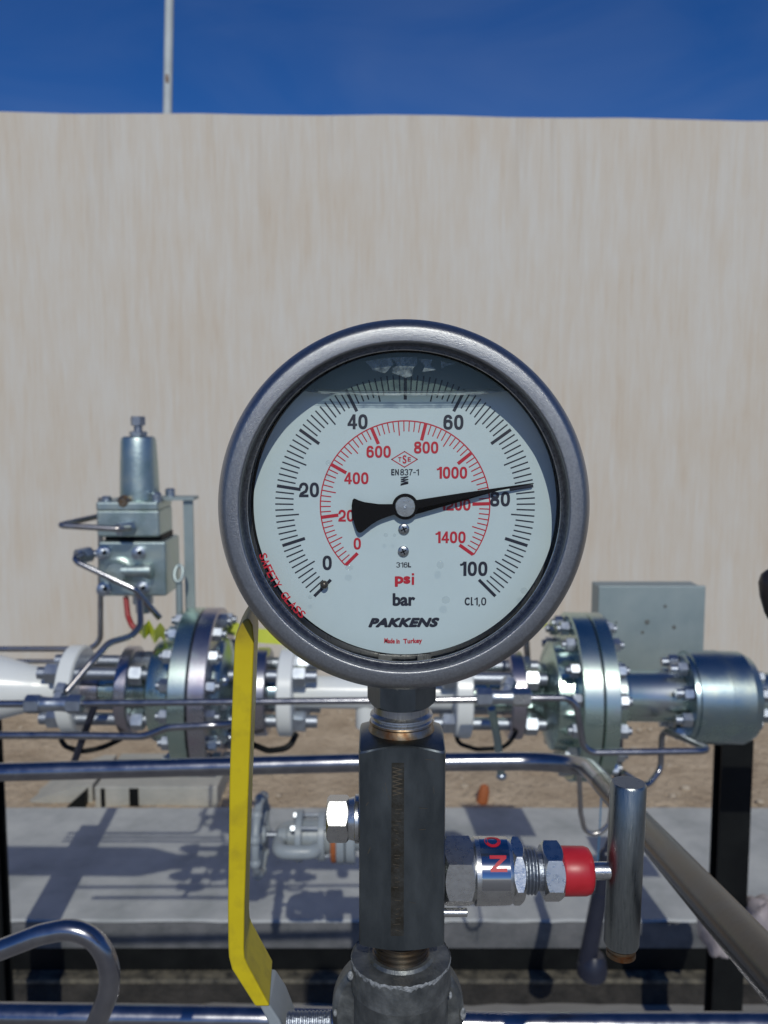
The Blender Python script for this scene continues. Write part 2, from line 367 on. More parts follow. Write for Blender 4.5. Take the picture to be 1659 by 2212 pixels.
# mast behind the wall
b0, b1 = P(362, 240, 7.0), P(366, 0, 7.0)
t = thing('mast_pole', 'pale grey painted mast standing behind the beige wall', 'pole', (b0.x, 7.0, DIRT))
sp = S(7.0, 200)
ax = (b1 - b0); base = b0 - ax * ((b0.z - DIRT) / ax.z)
MB().lathe(base, ax, [(0, 10.6*sp), (7.5, 9.2*sp)], 24).build('pole_shaft', M['polepaint'], t)
MB().lathe(base, ax, [(0, 20*sp), (.02, 20*sp)], 24).build('base_plate', M['polepaint'], t)
rs = P(362, 172, 7.0-.045)
mb = MB(); mb.ball(P(361, 170, 7.0 - 9*sp), 5*sp, (.9,.25,2.6), 14); mb.build('rust_patch', mat('rust', (.22,.15,.11), .9, 0, 20, None, (.36,.32,.30)), t)

# ------------------------------------------------------------------ concrete plinth on its beam
FY = 2.28
t = thing('equipment_plinth', 'grey concrete plinth slab crossed by pipe shadows behind the valve', 'plinth', (0, 2.6, 0))
zs = SLAB; zb = P(829.5, 2050, FY).z
mb = MB(); n = 140
vs = []; fs = []
for i in range(n+1):
    x = -3.2 + 6.6*i/n; jig = random.uniform(-.003,.003)
    for y, z in ((FY+.01, zb), (FY+jig, zs-.006), (FY+.006+jig, zs), (3.0+jig, zs), (3.005, zs-.01), (3.005, zb)): vs.append((x, y, z))
for i in range(n):
    for k in range(6):
        if k in (0,): continue
        k2 = (k+1) % 6; fs.append((i*6+k, i*6+k2, (i+1)*6+k2, (i+1)*6+k))
fs.append((0,1,2,3,4,5)); fs.append(tuple(n*6+k for k in range(6))[::-1])
mb.add(vs, fs); mb.build('slab_top', M['concrete'], t)
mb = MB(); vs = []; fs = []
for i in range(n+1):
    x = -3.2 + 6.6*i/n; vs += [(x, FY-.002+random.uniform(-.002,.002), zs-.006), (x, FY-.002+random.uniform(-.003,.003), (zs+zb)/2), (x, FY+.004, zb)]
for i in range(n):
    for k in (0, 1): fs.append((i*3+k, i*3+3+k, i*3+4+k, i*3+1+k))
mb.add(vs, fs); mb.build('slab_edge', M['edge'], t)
t = thing('skid_beam', 'black painted steel beam under the front edge of the plinth', 'beam', (0, 2.3, 0))
zf = P(829.5, 2118, 2.27).z
MB().span((-3.2, 2.305, zf+.008), (3.4, 2.318, zb-.001)).build('web', M['black'], t)
MB().span((-3.2, 2.262, zf-.006), (3.4, 2.36, zf+.007)).build('bottom_flange', M['dust'], t, bevel=.002)
mb = MB(); vs=[]; fs=[]; n=90
for i in range(n+1):
    x = -3.2 + 6.6*i/n; vs += [(x, 2.268+random.uniform(-.012,.006), -.005), (x, 2.272+random.uniform(-.008,.004), zf-.008), (x, 2.40, zf-.008), (x, 2.42, -.005)]
for i in range(n):
    for k in range(3): fs.append((i*4+k, i*4+4+k, i*4+5+k, i*4+1+k))
mb.add(vs, fs); mb.build('grout_bed', mat('dark_grout', (.014,.013,.012), .95, 0, 20, (60, 1, .01), (.042,.037,.032), detail=10), t)

# pale footing behind the plinth
t = thing('concrete_footing', 'pale concrete footing with dark slots on the dirt behind the plinth', 'footing', (-.75, 3.2, DIRT))
fy = 3.10
x0, x1 = P(205, 1745, fy).x, P(470, 1745, fy).x; zt = P(300, 1700, fy).z
MB().span((x0, fy, DIRT-.02), (x1, fy+.34, zt)).build('footing_block', M['pale'], t, bevel=.006)
xa = P(20, 1745, fy).x; xb = P(195, 1745, fy).x
mb = MB(); mb.prism([(xa, fy+.03, DIRT-.02), (xb-.0, fy+.03, DIRT-.02), (xb, fy+.03, zt-.004), (xb-.05, fy+.03, zt-.004)], (0, .3, 0)); mb.build('sloped_apron', M['pale'], t)
for px, w_ in ((223, 9), (290, 20)):
    q = P(px, 1725, fy); MB().span((q.x - w_*S(fy)/2, fy-.006, DIRT), (q.x + w_*S(fy)/2, fy+.001, zt-.005)).build('slot', M['black'], t)
mb = MB(); a = P(142, 1746, fy-.006); c = P(184, 1746, fy-.006); d = P(184, 1708, fy-.006)
mb.prism([a, c, d], (0, .03, 0)); mb.build('shade_wedge', M['black'], t)  # black wedge stands in for the footing's shaded side
# orange peg
q = P(1040, 1746, 3.12)
mb = MB(); s_ = S(3.12, 1740)
mb.lathe((q.x, 3.14, DIRT-.03), (0.15, 0, 1), [(0, 13*s_), (.075, 12*s_), (.095, 9*s_), (.10, 5*s_)], 16); tag(mb.build('marker_peg', M['orange']), 'short orange plastic peg in the dirt just behind the plinth', 'peg')

# ------------------------------------------------------------------ black posts
PY = 1.86
def post(xr, xl, ytop, label, dp_=.05):
    a, b = P(xl, 1800, PY).x, P(xr, 1800, PY).x; zt = P(829.5, ytop, PY).z
    t = thing('support_post', label, 'post', ((a+b)/2, PY, 0), 'black posts carrying the pipe run')
    w_ = dp_
    mb = MB(); mb.span((a, PY-.0, .014), (b, PY+.008, zt)); mb.build('flange', M['black'], t, bevel=.002)
    mb = MB(); mb.span((a, PY+w_-.008, .014), (b, PY+w_, zt)); mb.build('flange', M['black'], t, bevel=.002)
    MB().span(((a+b)/2-.004, PY+.008, .014), ((a+b)/2+.004, PY+w_-.008, zt-.001)).build('web', M['black'], t)
    MB().span((a-.05, PY-.05, .002), (b+.05, PY+w_+.05, .014)).build('base_plate', M['black'], t, bevel=.002)
    for sx in (-1, 1):
        for dy in (-.025, w_+.025):
            x = (a+b)/2 + sx*((b-a)/2+.025)
            mb = MB(); mb.hexa((x, PY+dy, .014), (0,0,1), .024, .018, up=(0,1,0)); mb.lathe((x, PY+dy, .03), (0,0,1), [(0,.008),(.022,.008)], 14); mb.build('anchor_bolt', M['nut'], t)
    return t
pl = post(-6, -96, 1540, 'black steel post at the left edge below the white reducer')
up = P(-38, 1402, PY); lo = P(-38, 1542, PY)
MB().span((up.x-.02, PY+.02, lo.z+.001), (up.x+.018, PY+.028, up.z)).build('saddle_bracket', M['black'], pl)
post(1621, 1553, 1600, 'black steel post right of the T handle below the zinc coupling')

# ------------------------------------------------------------------ the pipe run (axis along X at depth YA)
YA = 1.40
A0, A1 = P(0, 1486, YA), P(1659, 1507, YA); AD = (A1 - A0).normalized()
def xf(x, Y=1.33): return (x - 829.5) * S(Y, 1500)
def ap(X): return A0 + AD * ((X - A0.x) / AD.x)
def turned(mb, stations, seg=64):      # stations = [(X, r)]
    p = ap(stations[0][0]); L = stations[0][0]
    return mb.lathe(p, AD, [((X - L)/AD.x, r) for X, r in stations], seg)
def disc(x0, x1, r, c=.003): return [(x0, r-c*1.6), (x0+c, r), (x1-c, r), (x1, r-c*1.6)]
def bolts(parent, X0, X1, bc, n, af, rs, nl, phase=0, ext=.006, name='stud_bolt'):
    """studs through two faces with a nut outside each"""
    for k in range(n):
        th = phase + 2*math.pi*k/n; off = Vector((0, math.cos(th), math.sin(th)))*bc
        mb = MB(); p = ap(X0) + off; q = ap(X1) + off
        mb.tube([p - AD*(nl+ext), q + AD*(nl+ext)], rs, seg=12)
        b = mb.build(name, M['stud'], parent)
        ro = random.uniform(0, 1)
        nb = MB(); nb.hexa(p, -AD, af, nl, up=off, rot=ro); nb.build('nut', M['nut'], b)
        nb = MB(); nb.hexa(q, AD, af, nl, up=off, rot=ro+.4); nb.build('nut', M['nut'], b)
W0, W1 = xf(114), xf(150); Z0, Z1 = xf(242), xf(271)
RS = .0735
# left white reducer
t = thing('reducer_pipe', 'glossy white reducer pipe with flange at the left edge', 'pipe', ap(W0))
turned(MB(), [(xf(-1100,1.4), .058), (xf(-30,1.4), .058), (xf(-10,1.4), .056), (xf(60,1.36), .036), (xf(80,1.36), .031), (W0+.001, .030)]).build('reducer', M['white'], t)
turned(MB(), disc(W0, W1, RS, .0025)).build('flange', M['white'], t, ang=25)
# left zinc meter tube with its big flange pair
def zinc_unit(label, mirror, c):
    t = thing('flanged_tube', label, 'flanged pipe', ap(c['big'][0]))
    s0, s1 = c['small']
    turned(MB(), disc(s0, s1, RS, .0025)).build('end_flange', M['zinc_p'], t, ang=25)
    turned(MB(), c['hub'], 64).build('hub', M['zinc'], t, ang=30)
    b0, b1, b2, b3 = c['big']
    turned(MB(), disc(b0, b1, .140, .0018), 96).build('big_flange', M['zinc'], t, ang=22)
    turned(MB(), disc(b2, b3, .140, .0018), 96).build('big_flange', M['zinc_p'] if not mirror else M['zinc'], t, ang=22)
    turned(MB(), [(b1-.001, .1375), (b2+.001, .1375)], 64).build('gasket', M['gasket'], t)
    bolts(t, b0, b3, .121, 16, .021, .0065, .014, phase=R(2) if not mirror else R(9))
    return t
g0, g1, g2, g3 = xf(356,1.26), xf(397.3,1.26), xf(399.3,1.26), xf(439.5,1.26)
tl = zinc_unit('large iridescent zinc flange pair left of the yellow lever', False,
  dict(small=(Z0, Z1), big=(g0,g1,g2,g3), hub=[(xf(188), .020), (xf(205), .020), (xf(206), .024), (Z0, .026), (Z1, .030), (xf(296), .031), (xf(308,1.36), .040), (xf(322,1.34), .083), (xf(330,1.32), .088), (xf(352,1.3), .088)]))
h = turned(MB(), [(g3-.001, .09), (xf(462,1.3), .088), (xf(474,1.32), .083), (xf(496,1.34), .045), (xf(512,1.34), .034), (xf(540), .031), (xf(598), .027)]); h.build('hub', M['zinc_b'], tl)
zc0, zc1 = xf(540), xf(571); wc0, wc1 = xf(594), xf(629)
turned(MB(), disc(zc0, zc1, RS, .0025)).build('end_flange', M['zinc_p'], tl, ang=25)
turned(MB(), [(W1+.0, .024), (xf(186), .024), (xf(187), .019), (xf(206), .019)]).build('sealing_ring', M['zinc_p'], tl)
bolts(tl, W0, Z1, .054, 4, .031, .0105, .021, R(45), .014)
bolts(tl, zc0, wc1, .054, 4, .031, .0105, .021, R(45), .018)
for k in range(5):
    th = R(150 + 30*k); off = Vector((0, math.cos(th), math.sin(th)))*.068
    p = ap(xf(476,1.33)) + off; d = (off.normalized()*.75 + AD*.66).normalized()
    nb = MB(); nb.hexa(p, d, .016, .009); nb.lathe(p + d*.008, d, [(0,.0055),(.007,.0055),(.009,.003)], 12); nb.build('plug', M['nut'], tl)
# centre white spool
wr0, wr1 = xf(987), xf(1025)
t = thing('pipe_spool', 'white painted pipe spool running behind the gauge neck', 'pipe', ap(0))
turned(MB(), [(wc1-.001, .027), (wr0+.001, .027)], 48).build('pipe', M['white'], t)
turned(MB(), disc(wc0, wc1, RS, .0025)).build('flange', M['white'], t, ang=25)
turned(MB(), disc(wr0, wr1, RS, .0025)).build('flange', M['white'], t, ang=25)
q = ap(xf(790, 1.37)); mb = MB(); mb.lathe(q, (0,0,-1), [(.02,.018), (.058,.018), (.06,.017), (.061,.012)], 24); mb.build('drain_stub', M['white'], t)
# right zinc unit
r0, r1, r2, r3 = xf(1263,1.26), xf(1308.4,1.26), xf(1310.4,1.26), xf(1346,1.26)
zr0, zr1 = xf(1107), xf(1141)
tr = zinc_unit('large greenish zinc flange pair right of the gauge', True,
  dict(small=(zr0, zr1), big=(r0,r1,r2,r3), hub=[(xf(1026), .020), (xf(1060), .022), (xf(1066), .028), (zr0, .029), (zr1, .030), (xf(1160), .031), (xf(1175,1.36), .044), (xf(1200,1.33), .083), (xf(1208,1.32), .09), (r0+.002, .092)]))
bolts(tr, wr0, zr1, .054, 4, .031, .0105, .021, R(45), .014)
pr0, pr1 = xf(1371,1.35), xf(1510,1.35)
turned(MB(), [(r3-.001, .062), (xf(1358,1.34), .062), (xf(1366,1.34), .0445), (pr0, .0425), (pr1, .0425)], 48).build('pipe', M['zinc'], tr)
# end coupling
k0, k1 = xf(1509,1.32), xf(1664,1.32)
t = thing('pipe_coupling', 'bluish zinc coupling drum on the pipe right end above the black post', 'coupling', ap(k0))
turned(MB(), [(k0, .066), (k0+.002, .072), (xf(1520,1.32), .073), (xf(1521,1.32), .0775), (xf(1590,1.32), .0785), (xf(1591,1.32), .0775), (xf(1640,1.32), .0772), (xf(1660,1.32), .069), (k1, .060)], 72).build('drum', M['zinc_b'], t, ang=28)
turned(MB(), [(k1-.001, .042), (xf(2100,1.35), .042)], 48).build('pipe', M['zinc'], t)
for k in range(8):
    th = R(22.5 + 45*k); off = Vector((0, math.cos(th), math.sin(th)))*.058
    p = ap(k0) + off; nb = MB(); nb.hexa(p, -AD, .022, .016, up=off, rot=k*.3); nb.lathe(p - AD*.015, -AD, [(0,.0075),(.012,.0075)], 14); nb.build('bolt', M['nut'], t)
    p = ap(k1) + off*.72; nb = MB(); nb.hexa(p, AD, .020, .016, up=off, rot=k*.3); nb.build('bolt', M['stud'], t)

# ------------------------------------------------------------------ tubing near the pipe run
def nutpair(mb, a, b, af): mb.hexa(a, (b-a), af, (b-a).length, up=(0, -.5, 1)); return mb
YT = 1.2; sT = S(YT, 1515)
yA = lambda x: 1520 - x*0.0095
t = thing('sensing_tube', 'thin steel tube with union tees along the pipe front, dipping at right', 'tube', P(500, 1515, YT))
ptsA = [P(-400, 1524, YT), P(90, 1520, YT)]
MB().tube(ptsA, 8*sT).build('tube', M['steel'], t)
MB().tube([P(140, 1519.5, YT), P(1060, 1511, YT)], 7.6*sT).build('tube', M['steel'], t)
mb = MB().tube([P(1110, 1508, YT), P(1243, 1508, YT), P(1262, 1626, YT), P(1541, 1622, YT), P(1430, 1576, 1.36), P(1427, 1662, 1.36), P(1395, 1702, 1.34), P(1346, 1668, 1.33)], 7.4*sT, .022)
mb.build('tube', M['steel'], t)
def tee(x0, x1, x2, x3, y, glint=False):
    b = MB().lathe(P(x1-2, y, YT), P(x2+2, y, YT) - P(x1-2, y, YT), [(0, 15*sT), (4*sT, 17*sT), (20*sT, 15*sT), ((x2-x1-14)*sT, 15*sT), ((x2-x1+4)*sT, 17*sT)], 24).build('union_body', M['nut'], t)
    nutpair(MB(), P(x0, y, YT), P(x1, y, YT), 36*sT).build('union_nut', M['nut'], b)
    nutpair(MB(), P(x2, y, YT), P(x3, y, YT), 36*sT).build('union_nut', M['bright'] if glint else M['nut'], b)  # brighter steel on one nut stands in for its sun glint
    MB().lathe(P((x1+x2)/2+4, y, YT), (P((x1+x2)/2+18, y-36, YT+.02) - P((x1+x2)/2+4, y, YT)), [(0, 14*sT), (.016, 14*sT), (.017, 17*sT), (.03, 17*sT)], 6).build('branch', M['nut'], b)
tee(57, 89, 146, 178, 1521); tee(1029, 1062, 1106, 1145, 1506, True)
# lower tube with an offset
t2 = MB().tube([P(-300, 1590, YT), P(100, 1588, YT), P(312, 1591, YT), P(362, 1571, YT), P(522, 1564, YT), P(524, 1550, YT+.1)], 8.2*sT, .05)
tag(t2.build('impulse_tube', M['steel']), 'thin steel tube with a small upward jog under the left flanges', 'tube')
# riser from the tee to the regulator
t3 = MB().tube([P(144, 1494, YT+.01), P(197, 1431, 1.24), P(236, 1388, 1.27), P(284, 1374, 1.30), P(304, 1352, 1.32), P(302, 1300, 1.36)], 7.6*S(1.25), .03)
tag(t3.build('riser_tube', M['worn_tube']), 'kinked steel tube climbing from the left tee to the regulator', 'tube')
t3 = MB().tube([P(208, 1515, 1.30), P(186, 1575, 1.31), P(158, 1652, 1.33)], 8*S(1.3), .05)
tag(t3.build('drain_tube', M['navy']), 'dark slanting tube hanging below the left white flange', 'tube')
# rear tubes at left, one turning up to the regulator
YR = 1.56
t3 = MB().tube([P(-300, 1402, YR), P(217, 1402, YR), P(218, 1075, YR)], 6.2*S(YR), .03)
tag(t3.build('supply_tube', M['worn_tube']), 'steel tube behind the left flange turning up beside the regulator', 'tube')
t3 = MB().tube([P(-300, 1428, YR), P(330, 1429, YR)], 5*S(YR), 0); tag(t3.build('supply_tube', M['worn_tube']), 'thin straight steel tube, second one above the white reducer', 'tube')
t3 = MB().tube([P(-300, 1452, YR), P(330, 1453, YR)], 4.6*S(YR), 0); tag(t3.build('supply_tube', M['worn_tube']), 'thin straight steel tube mostly hidden behind the white reducer', 'tube')
# black straps
t3 = MB().tube([P(132, 1598, 1.36), P(140, 1612, 1.35), P(175, 1624, 1.33), P(220, 1616, 1.33), P(262, 1596, 1.36)], 6*S(1.3), .03)
tag(t3.build('cable', M['black']), 'black cable loop hanging under the left white flange', 'cable')
t3 = MB().tube([P(545, 1608, 1.36), P(580, 1622, 1.34), P(625, 1616, 1.33), P(640, 1585, 1.35)], 7*S(1.3), .03)
tag(t3.build('cable', M['black']), 'black cable loop under the white flange beside the yellow lever', 'cable')
t3 = MB().tube([P(985, 1585, 1.36), P(990, 1606, 1.36), P(1030, 1619, 1.35), P(1090, 1615, 1.34), P(1112, 1590, 1.33), P(1120, 1560, 1.36)], 5*S(1.3), .03)
tag(t3.build('cable', M['black']), 'thin black cable loop right of the gauge neck', 'cable')
t3 = MB().tube([P(1062, 1530, 1.22), P(1075, 1600, 1.24), P(1082, 1672, 1.26)], 9*S(1.22), .05); o = tag(t3.build('vent_rod', M['zinc_b']), 'bluish zinc rod hanging from the right tee with a cap at its foot', 'rod')
MB().ball(P(1083, 1676, 1.26), 12*S(1.26), (1,1,.8)).build('rod_cap', M['nut'], o)
mb = MB(); mb.tube([P(1136, 1300, 1.5), P(1140, 1440, 1.5)], 8*S(1.5)); 

# big tube C, turning towards the viewer at right
YC = .95; far = P(1258, 1643, YC)
near = P(1659, 2088, .335)
pts = [P(-500, 1678, YC+.0), P(0, 1668, YC), P(760, 1648, YC), far, near + (near-far)*.6]
t = thing('main_tube', 'thick steel tube crossing behind the valve block and bending towards the viewer', 'tube', P(500, 1660, YC))
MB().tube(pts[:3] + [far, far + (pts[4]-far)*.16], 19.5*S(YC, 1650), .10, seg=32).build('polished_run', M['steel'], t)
MB().tube([far + (pts[4]-far)*.16, pts[4]], 19.55*S(YC, 1650), 0, seg=32).build('stain_reflection_run', mat('stain_reflection_steel', (.085,.066,.055), .26, .85, 26, (300,.2,.0004), (.06,.062,.075), base3=(.062,.055,.05), rough2=.26, stretch=(1,1,1)), t)  # brown stain, with the tube's dark reflections also put into the colour
# bottom tube
YD = .75
tag(MB().tube([P(-500, 2186, YD), P(540, 2199, YD), P(1100, 2213, YD), P(2200, 2213, YD)], 25*S(YD, 2190), 0, seg=32).build('lower_tube', M['steel']), 'polished steel tube along the bottom edge of the view', 'tube')
# bent tube bottom left
YE = .46; ye = [( -220,2120),(0,2052),(85,2019),(150,2006),(195,2020),(226,2056),(239,2105),(233,2150),(209,2210),(160,2330)]
tag(MB().tube([P(x, y, YE) for x, y in ye], 22*S(YE, 2100), .03, seg=32).build('bent_tube', M['steel']), 'thick steel tube hooked over at the lower left corner', 'tube')

# ------------------------------------------------------------------ pressure regulator, left
YG = 1.42; sg = S(YG, 1150)
def g(x, y, d=0.0): return P(x, y, YG + d)
t = thing('pressure_regulator', 'cast zinc pressure regulator with tall spring bonnet above the left flanges', 'regulator', g(280, 1330))
axu = (0, 0, 1); xm = g(286, 1080).x
zz = lambda y: g(286, y).z
yc = YG + .045                      # body centre depth
def up(y0): return (xm, yc, zz(y0))
mb = MB(); mb.lathe(up(1083), axu, [(0, 43.5*sg), (zz(1000)-zz(1083), 40.5*sg), (zz(953)-zz(1083), 38*sg), (zz(946)-zz(1083), 36*sg), (zz(943)-zz(1083), 31*sg)], 40); mb.build('spring_bonnet', M['cast'], t)
for k in range(8):
    th = 2*math.pi*k/8; 
mb = MB(); mb.hexa(up(943), axu, 34*sg, 11*sg, up=(0,1,0)); scr = mb.build('lock_nut', M['stud'], t)
mb = MB(); mb.lathe(up(933), axu, [(0, 9.5*sg), (14*sg, 9.5*sg)], 18); mb.hexa((xm, yc, zz(919)), axu, 28*sg, 20*sg, up=(0,1,0)); mb.build('adjusting_screw', M['stud'], t)
a = g(207.7, 1104); b = g(341, 1083.6)
MB().span((a.x, YG-.002, a.z), (b.x, YG+.095, b.z)).build('bonnet_flange', M['cast'], t, bevel=.004)
a = g(209, 1160); b = g(343, 1103)
MB().span((a.x, YG, a.z), (b.x, YG+.092, b.z+.0005)).build('upper_body', M['cast'], t, bevel=.004)
a = g(222, 1171); b = g(345, 1159); MB().span((a.x, YG+.012, a.z-.001), (b.x, YG+.09, b.z+.001)).build('gap_shadow', M['gasket'], t)  # black box stands in for the shadow between the two bodies
a = g(215, 1288); b = g(357, 1170); MB().span((a.x, YG, a.z), (b.x, YG+.10, b.z)).build('lower_body', M['cast'], t, bevel=.004)
for x, y in ((224, 1076), (333, 1068), (352, 1062)):
    q = g(x, 1086); mb = MB(); mb.lathe((q.x, YG+.016 if x < 345 else YG+.05, q.z), axu, [(0, 11*sg), (zz(y)-zz(1086), 11*sg), (zz(y-3)-zz(1086), 8*sg)], 16); mb.build('cap_screw', M['nut'], t)
mb = MB(); mb.lathe(g(271, 1084, .012), (0,-1,0), [(0, 15*sg), (.010, 15*sg), (.012, 12*sg), (.016, 9*sg)], 20); mb.build('vent_plug', M['rusty'], t)
mb = MB(); mb.lathe(g(258, 1233, .001), (0,-1,0), [(0, 31*sg), (.006, 31*sg), (.008, 26*sg), (.018, 23*sg), (.021, 20*sg)], 32); mb.build('valve_boss', M['cast'], t)
q = g(284, 1233, -.012); mb = MB(); mb.lathe(q, (1,0,0), [(-20*sg, 13*sg), (30*sg, 13*sg), (31*sg, 17*sg), (43*sg, 17*sg), (45*sg, 13*sg)], 20); mb.build('side_port', M['cast'], t)
for x, y in ((225, 1194), (301, 1194), (226, 1272), (309, 1270)):
    mb = MB(); mb.lathe(g(x, y, .001), (0,-1,0), [(0, 15*sg), (.007, 15*sg), (.008, 11*sg), (.017, 11*sg), (.018, 8*sg)], 18); o = mb.build('cap_screw', M['nut'], t)
    MB().lathe(g(x, y, -.0168), (0,-1,0), [(0, 5*sg), (.0004, 5*sg)], 6).build('socket', M['gasket'], o)
a = g(275, 1331); b = g(322, 1287); mb = MB(); mb.lathe((( a.x+b.x)/2, YG+.03, a.z), axu, [(0, 17*sg), (20*sg, 17*sg), (21*sg, 23*sg), (43*sg, 23*sg)], 20); mb.build('outlet_fitting', M['nut'], t)
mb = MB(); mb.hexa(g(285, 1139, .001), (-.55,-.83,-.05), 26*sg, .028); mb.build('elbow_fitting', M['nut'], t)
mb = MB().tube([g(279, 1141, -.022), g(262, 1143, -.05), g(124, 1135, -.05), g(215, 1115, .06), g(240, 1112, .06)], 6.3*sg, .010); mb.build('loop_tube', M['worn_tube'], t)
mb = MB(); mb.hexa(g(196, 1196, .01), (-.62,-.75,-.1), 30*sg, .026); mb.lathe(g(218, 1196, .012), (-1,-.1,0), [(0, 8*sg), (30*sg, 8*sg)], 14); mb.build('elbow_fitting', M['nut'], t)
mb = MB().tube([g(182, 1197, -.012), g(160, 1206, -.03), g(170, 1216, -.035), g(292, 1273, -.04), g(345, 1335, -.02)], 6.6*sg, .012); mb.build('outlet_tube', M['steel'], t)
# bracket
t = thing('mounting_bracket', 'thin flat steel bracket standing right of the regulator', 'bracket', g(408, 1320, .09))
a = g(330, 1080, .04); b = g(421, 1073, .04); MB().span((a.x, YG+.03, a.z), (b.x, YG+.07, b.z)).build('top_plate', M['galv'], t)
a = g(401, 1330, .04); b = g(416, 1080, .04); MB().span((a.x, YG+.04, a.z), (b.x, YG+.046, b.z-.0005)).build('upright_bar', M['galv'], t)
# lifting eye rod
t = thing('eye_bolt', 'grey eye bolt standing on the left large flange beside the bracket', 'eye bolt', g(387, 1330, .0))
mb = MB(); n = 24; c = g(386, 1239, .0)
mb.tube([c + Vector((math.cos(2*math.pi*k/n)*9*sg, math.sin(2*math.pi*k/n)*8*sg, math.sin(2*math.pi*k/n)*17*sg)) for k in range(n+1)], 4.2*sg, 0, 10); mb.build('eye', M['galv'], t)
MB().tube([g(387, 1258, .0), g(388, 1335, .0)], 7.5*sg).build('shank', M['galv'], t)
# red wire and yellow tape
tag(MB().tube([g(272, 1289, .0), g(276, 1330, -.01), g(285, 1352, -.02), g(298, 1362, -.02)], 6*sg, .02).build('wire', M['wire']), 'dark red wire hanging from the regulator outlet', 'wire')
def ribbon(label, pts, wd, Y):
    mb = MB(); ps = [P(x, y, Y + d) for x, y, d in pts]; vs = []; fs = []
    for i, p in enumerate(ps): vs += [p + Vector((0,0,wd/2)), p - Vector((0,0,wd/2)), p + Vector((0,.0012,wd/2)), p + Vector((0,.0012,-wd/2))]
    for i in range(len(ps)-1):
        a, b = i*4, i*4+4
        fs += [(a,a+1,b+1,b), (a+2,b+2,b+3,a+3), (a,b,b+2,a+2), (a+1,a+3,b+3,b+1)]
    mb.add(vs, fs + [(0,2,3,1), (len(vs)-4, len(vs)-3, len(vs)-1, len(vs)-2)])
    return tag(mb.build('warning_tape', M['tape'], ang=60), label, 'tape')
ribbon('crumpled yellow tape knotted left of the large left flange', [(300,1352,.0),(312,1366,-.02),(322,1354,.01),(334,1376,-.02),(346,1360,0),(356,1372,.01)], 30*sg, 1.38)
ribbon('yellow tape strip behind the top of the yellow lever', [(490,1350,.0),(515,1362,-.01),(540,1372,.01),(570,1374,-.01),(640,1380,.0),(700,1386,.01)], 32*sg, 1.45)
ribbon('yellow tape scrap behind the right edge of the gauge', [(1120,1352,.0),(1145,1354,-.01),(1168,1346,.01),(1182,1336,0)], 26*sg, 1.45)

# ------------------------------------------------------------------ grey junction box at right
YJ = 1.62
t = thing('junction_box', 'flat grey junction box with dark specks behind the right zinc pipe', 'box', P(1405, 1460, YJ))
a = P(1289, 1455, YJ); b = P(1525, 1266, YJ)
MB().span((a.x, YJ, a.z), (b.x, YJ+.008, b.z)).build('lid', M['galv'], t, bevel=.0015)
MB().span((a.x+.003, YJ+.0085, a.z+.003), (b.x-.003, YJ+.07, b.z-.003)).build('body', M['galv'], t, bevel=.003)
for x, y, r in ((1398,1344,6),(1437,1310,4),(1456,1355,5),(1388,1366,4),(1331,1345,3)):
    mb = MB(); mb.lathe(P(x, y, YJ), (0,-1,0), [(0, r*S(YJ)), (.0006, r*S(YJ)*.7)], 12); mb.build('blemish', M['speck'], t)
tag(MB().span(P(1410, 1510, 1.66), P(1426, 1440, 1.68)).build('box_strut', M['galv']), 'short galvanised strut holding the grey junction box', 'strut')
tag(MB().tube([P(1130, 1300, 1.5), P(1143, 1470, 1.5)], 7*S(1.5)).build('conduit', M['worn_tube']), 'narrow upright conduit behind the right rim of the gauge', 'conduit')
o = MB(); 
# ------------------------------------------------------------------ grey gate valve over the plinth
YV = 1.62; sv = S(YV, 1800)
def v(x, y, d=0.0): return P(x, y, YV + d)
t = thing('gate_valve', 'light grey gate valve with spoked handwheel left of the valve block', 'valve', v(760, 1880))
X1 = Vector((1, 0, 0)); cw = v(563, 1803)
n = 40; ring = [cw + Vector((0, math.cos(2*math.pi*k/n), math.sin(2*math.pi*k/n)))*78*sv for k in range(n+1)]
wh = MB().tube(ring, 9*sv, 0, 12).build('handwheel', M['grey'], t)
for k in range(5):
    th = R(18+72*k); d = Vector((0, math.cos(th), math.sin(th)))
    MB().tube([cw + d*12*sv, cw + d*72*sv], 6.5*sv, 0, 10).build('spoke', M['grey'], wh)
for k in range(10):
    th = R(18+36*k); d = Vector((0, math.cos(th), math.sin(th)))
    MB().ball(cw + d*80*sv, 12*sv, seg=14).build('grip_lobe', M['grey'], wh)
MB().lathe(cw - X1*10*sv, X1, [(0, 16*sv), (22*sv, 18*sv), (24*sv, 12*sv)], 20).build('wheel_hub', M['grey'], wh)
MB().lathe(cw, X1, [(10*sv, 6*sv), (60*sv, 6*sv)], 14).build('stem', M['stud'], t)
MB().lathe(v(598, 1805), X1, [(0, 10*sv), (4*sv, 17*sv), (22*sv, 19*sv), (26*sv, 13*sv), (48*sv, 13*sv)], 18).build('gland_nut', M['grey'], t)
xv = lambda x: v(x, 1805).x
cv = v(640, 1805)
def vdisc(name, x0, x1, r, m=None): MB().lathe((xv(x0), YV, cv.z), X1, [(0, (r-2)*sv), (1.5*sv, r*sv), (xv(x1)-xv(x0)-1.5*sv, r*sv), (xv(x1)-xv(x0), (r-2)*sv)], 36).build(name, m or M['grey'], t)
vdisc('bonnet_flange', 641, 655, 54); vdisc('body_flange', 689, 704, 52)
vdisc('bonnet_neck', 622, 642, 24); vdisc('body', 654, 690, 34); vdisc('body', 703, 717, 36)
vdisc('orange_gasket', 716.5, 728, 55, M['orange']); vdisc('end_flange', 728, 746, 57); vdisc('end_flange', 748, 768, 57)
vdisc('outlet_pipe', 767, 840, 30)
yk = []
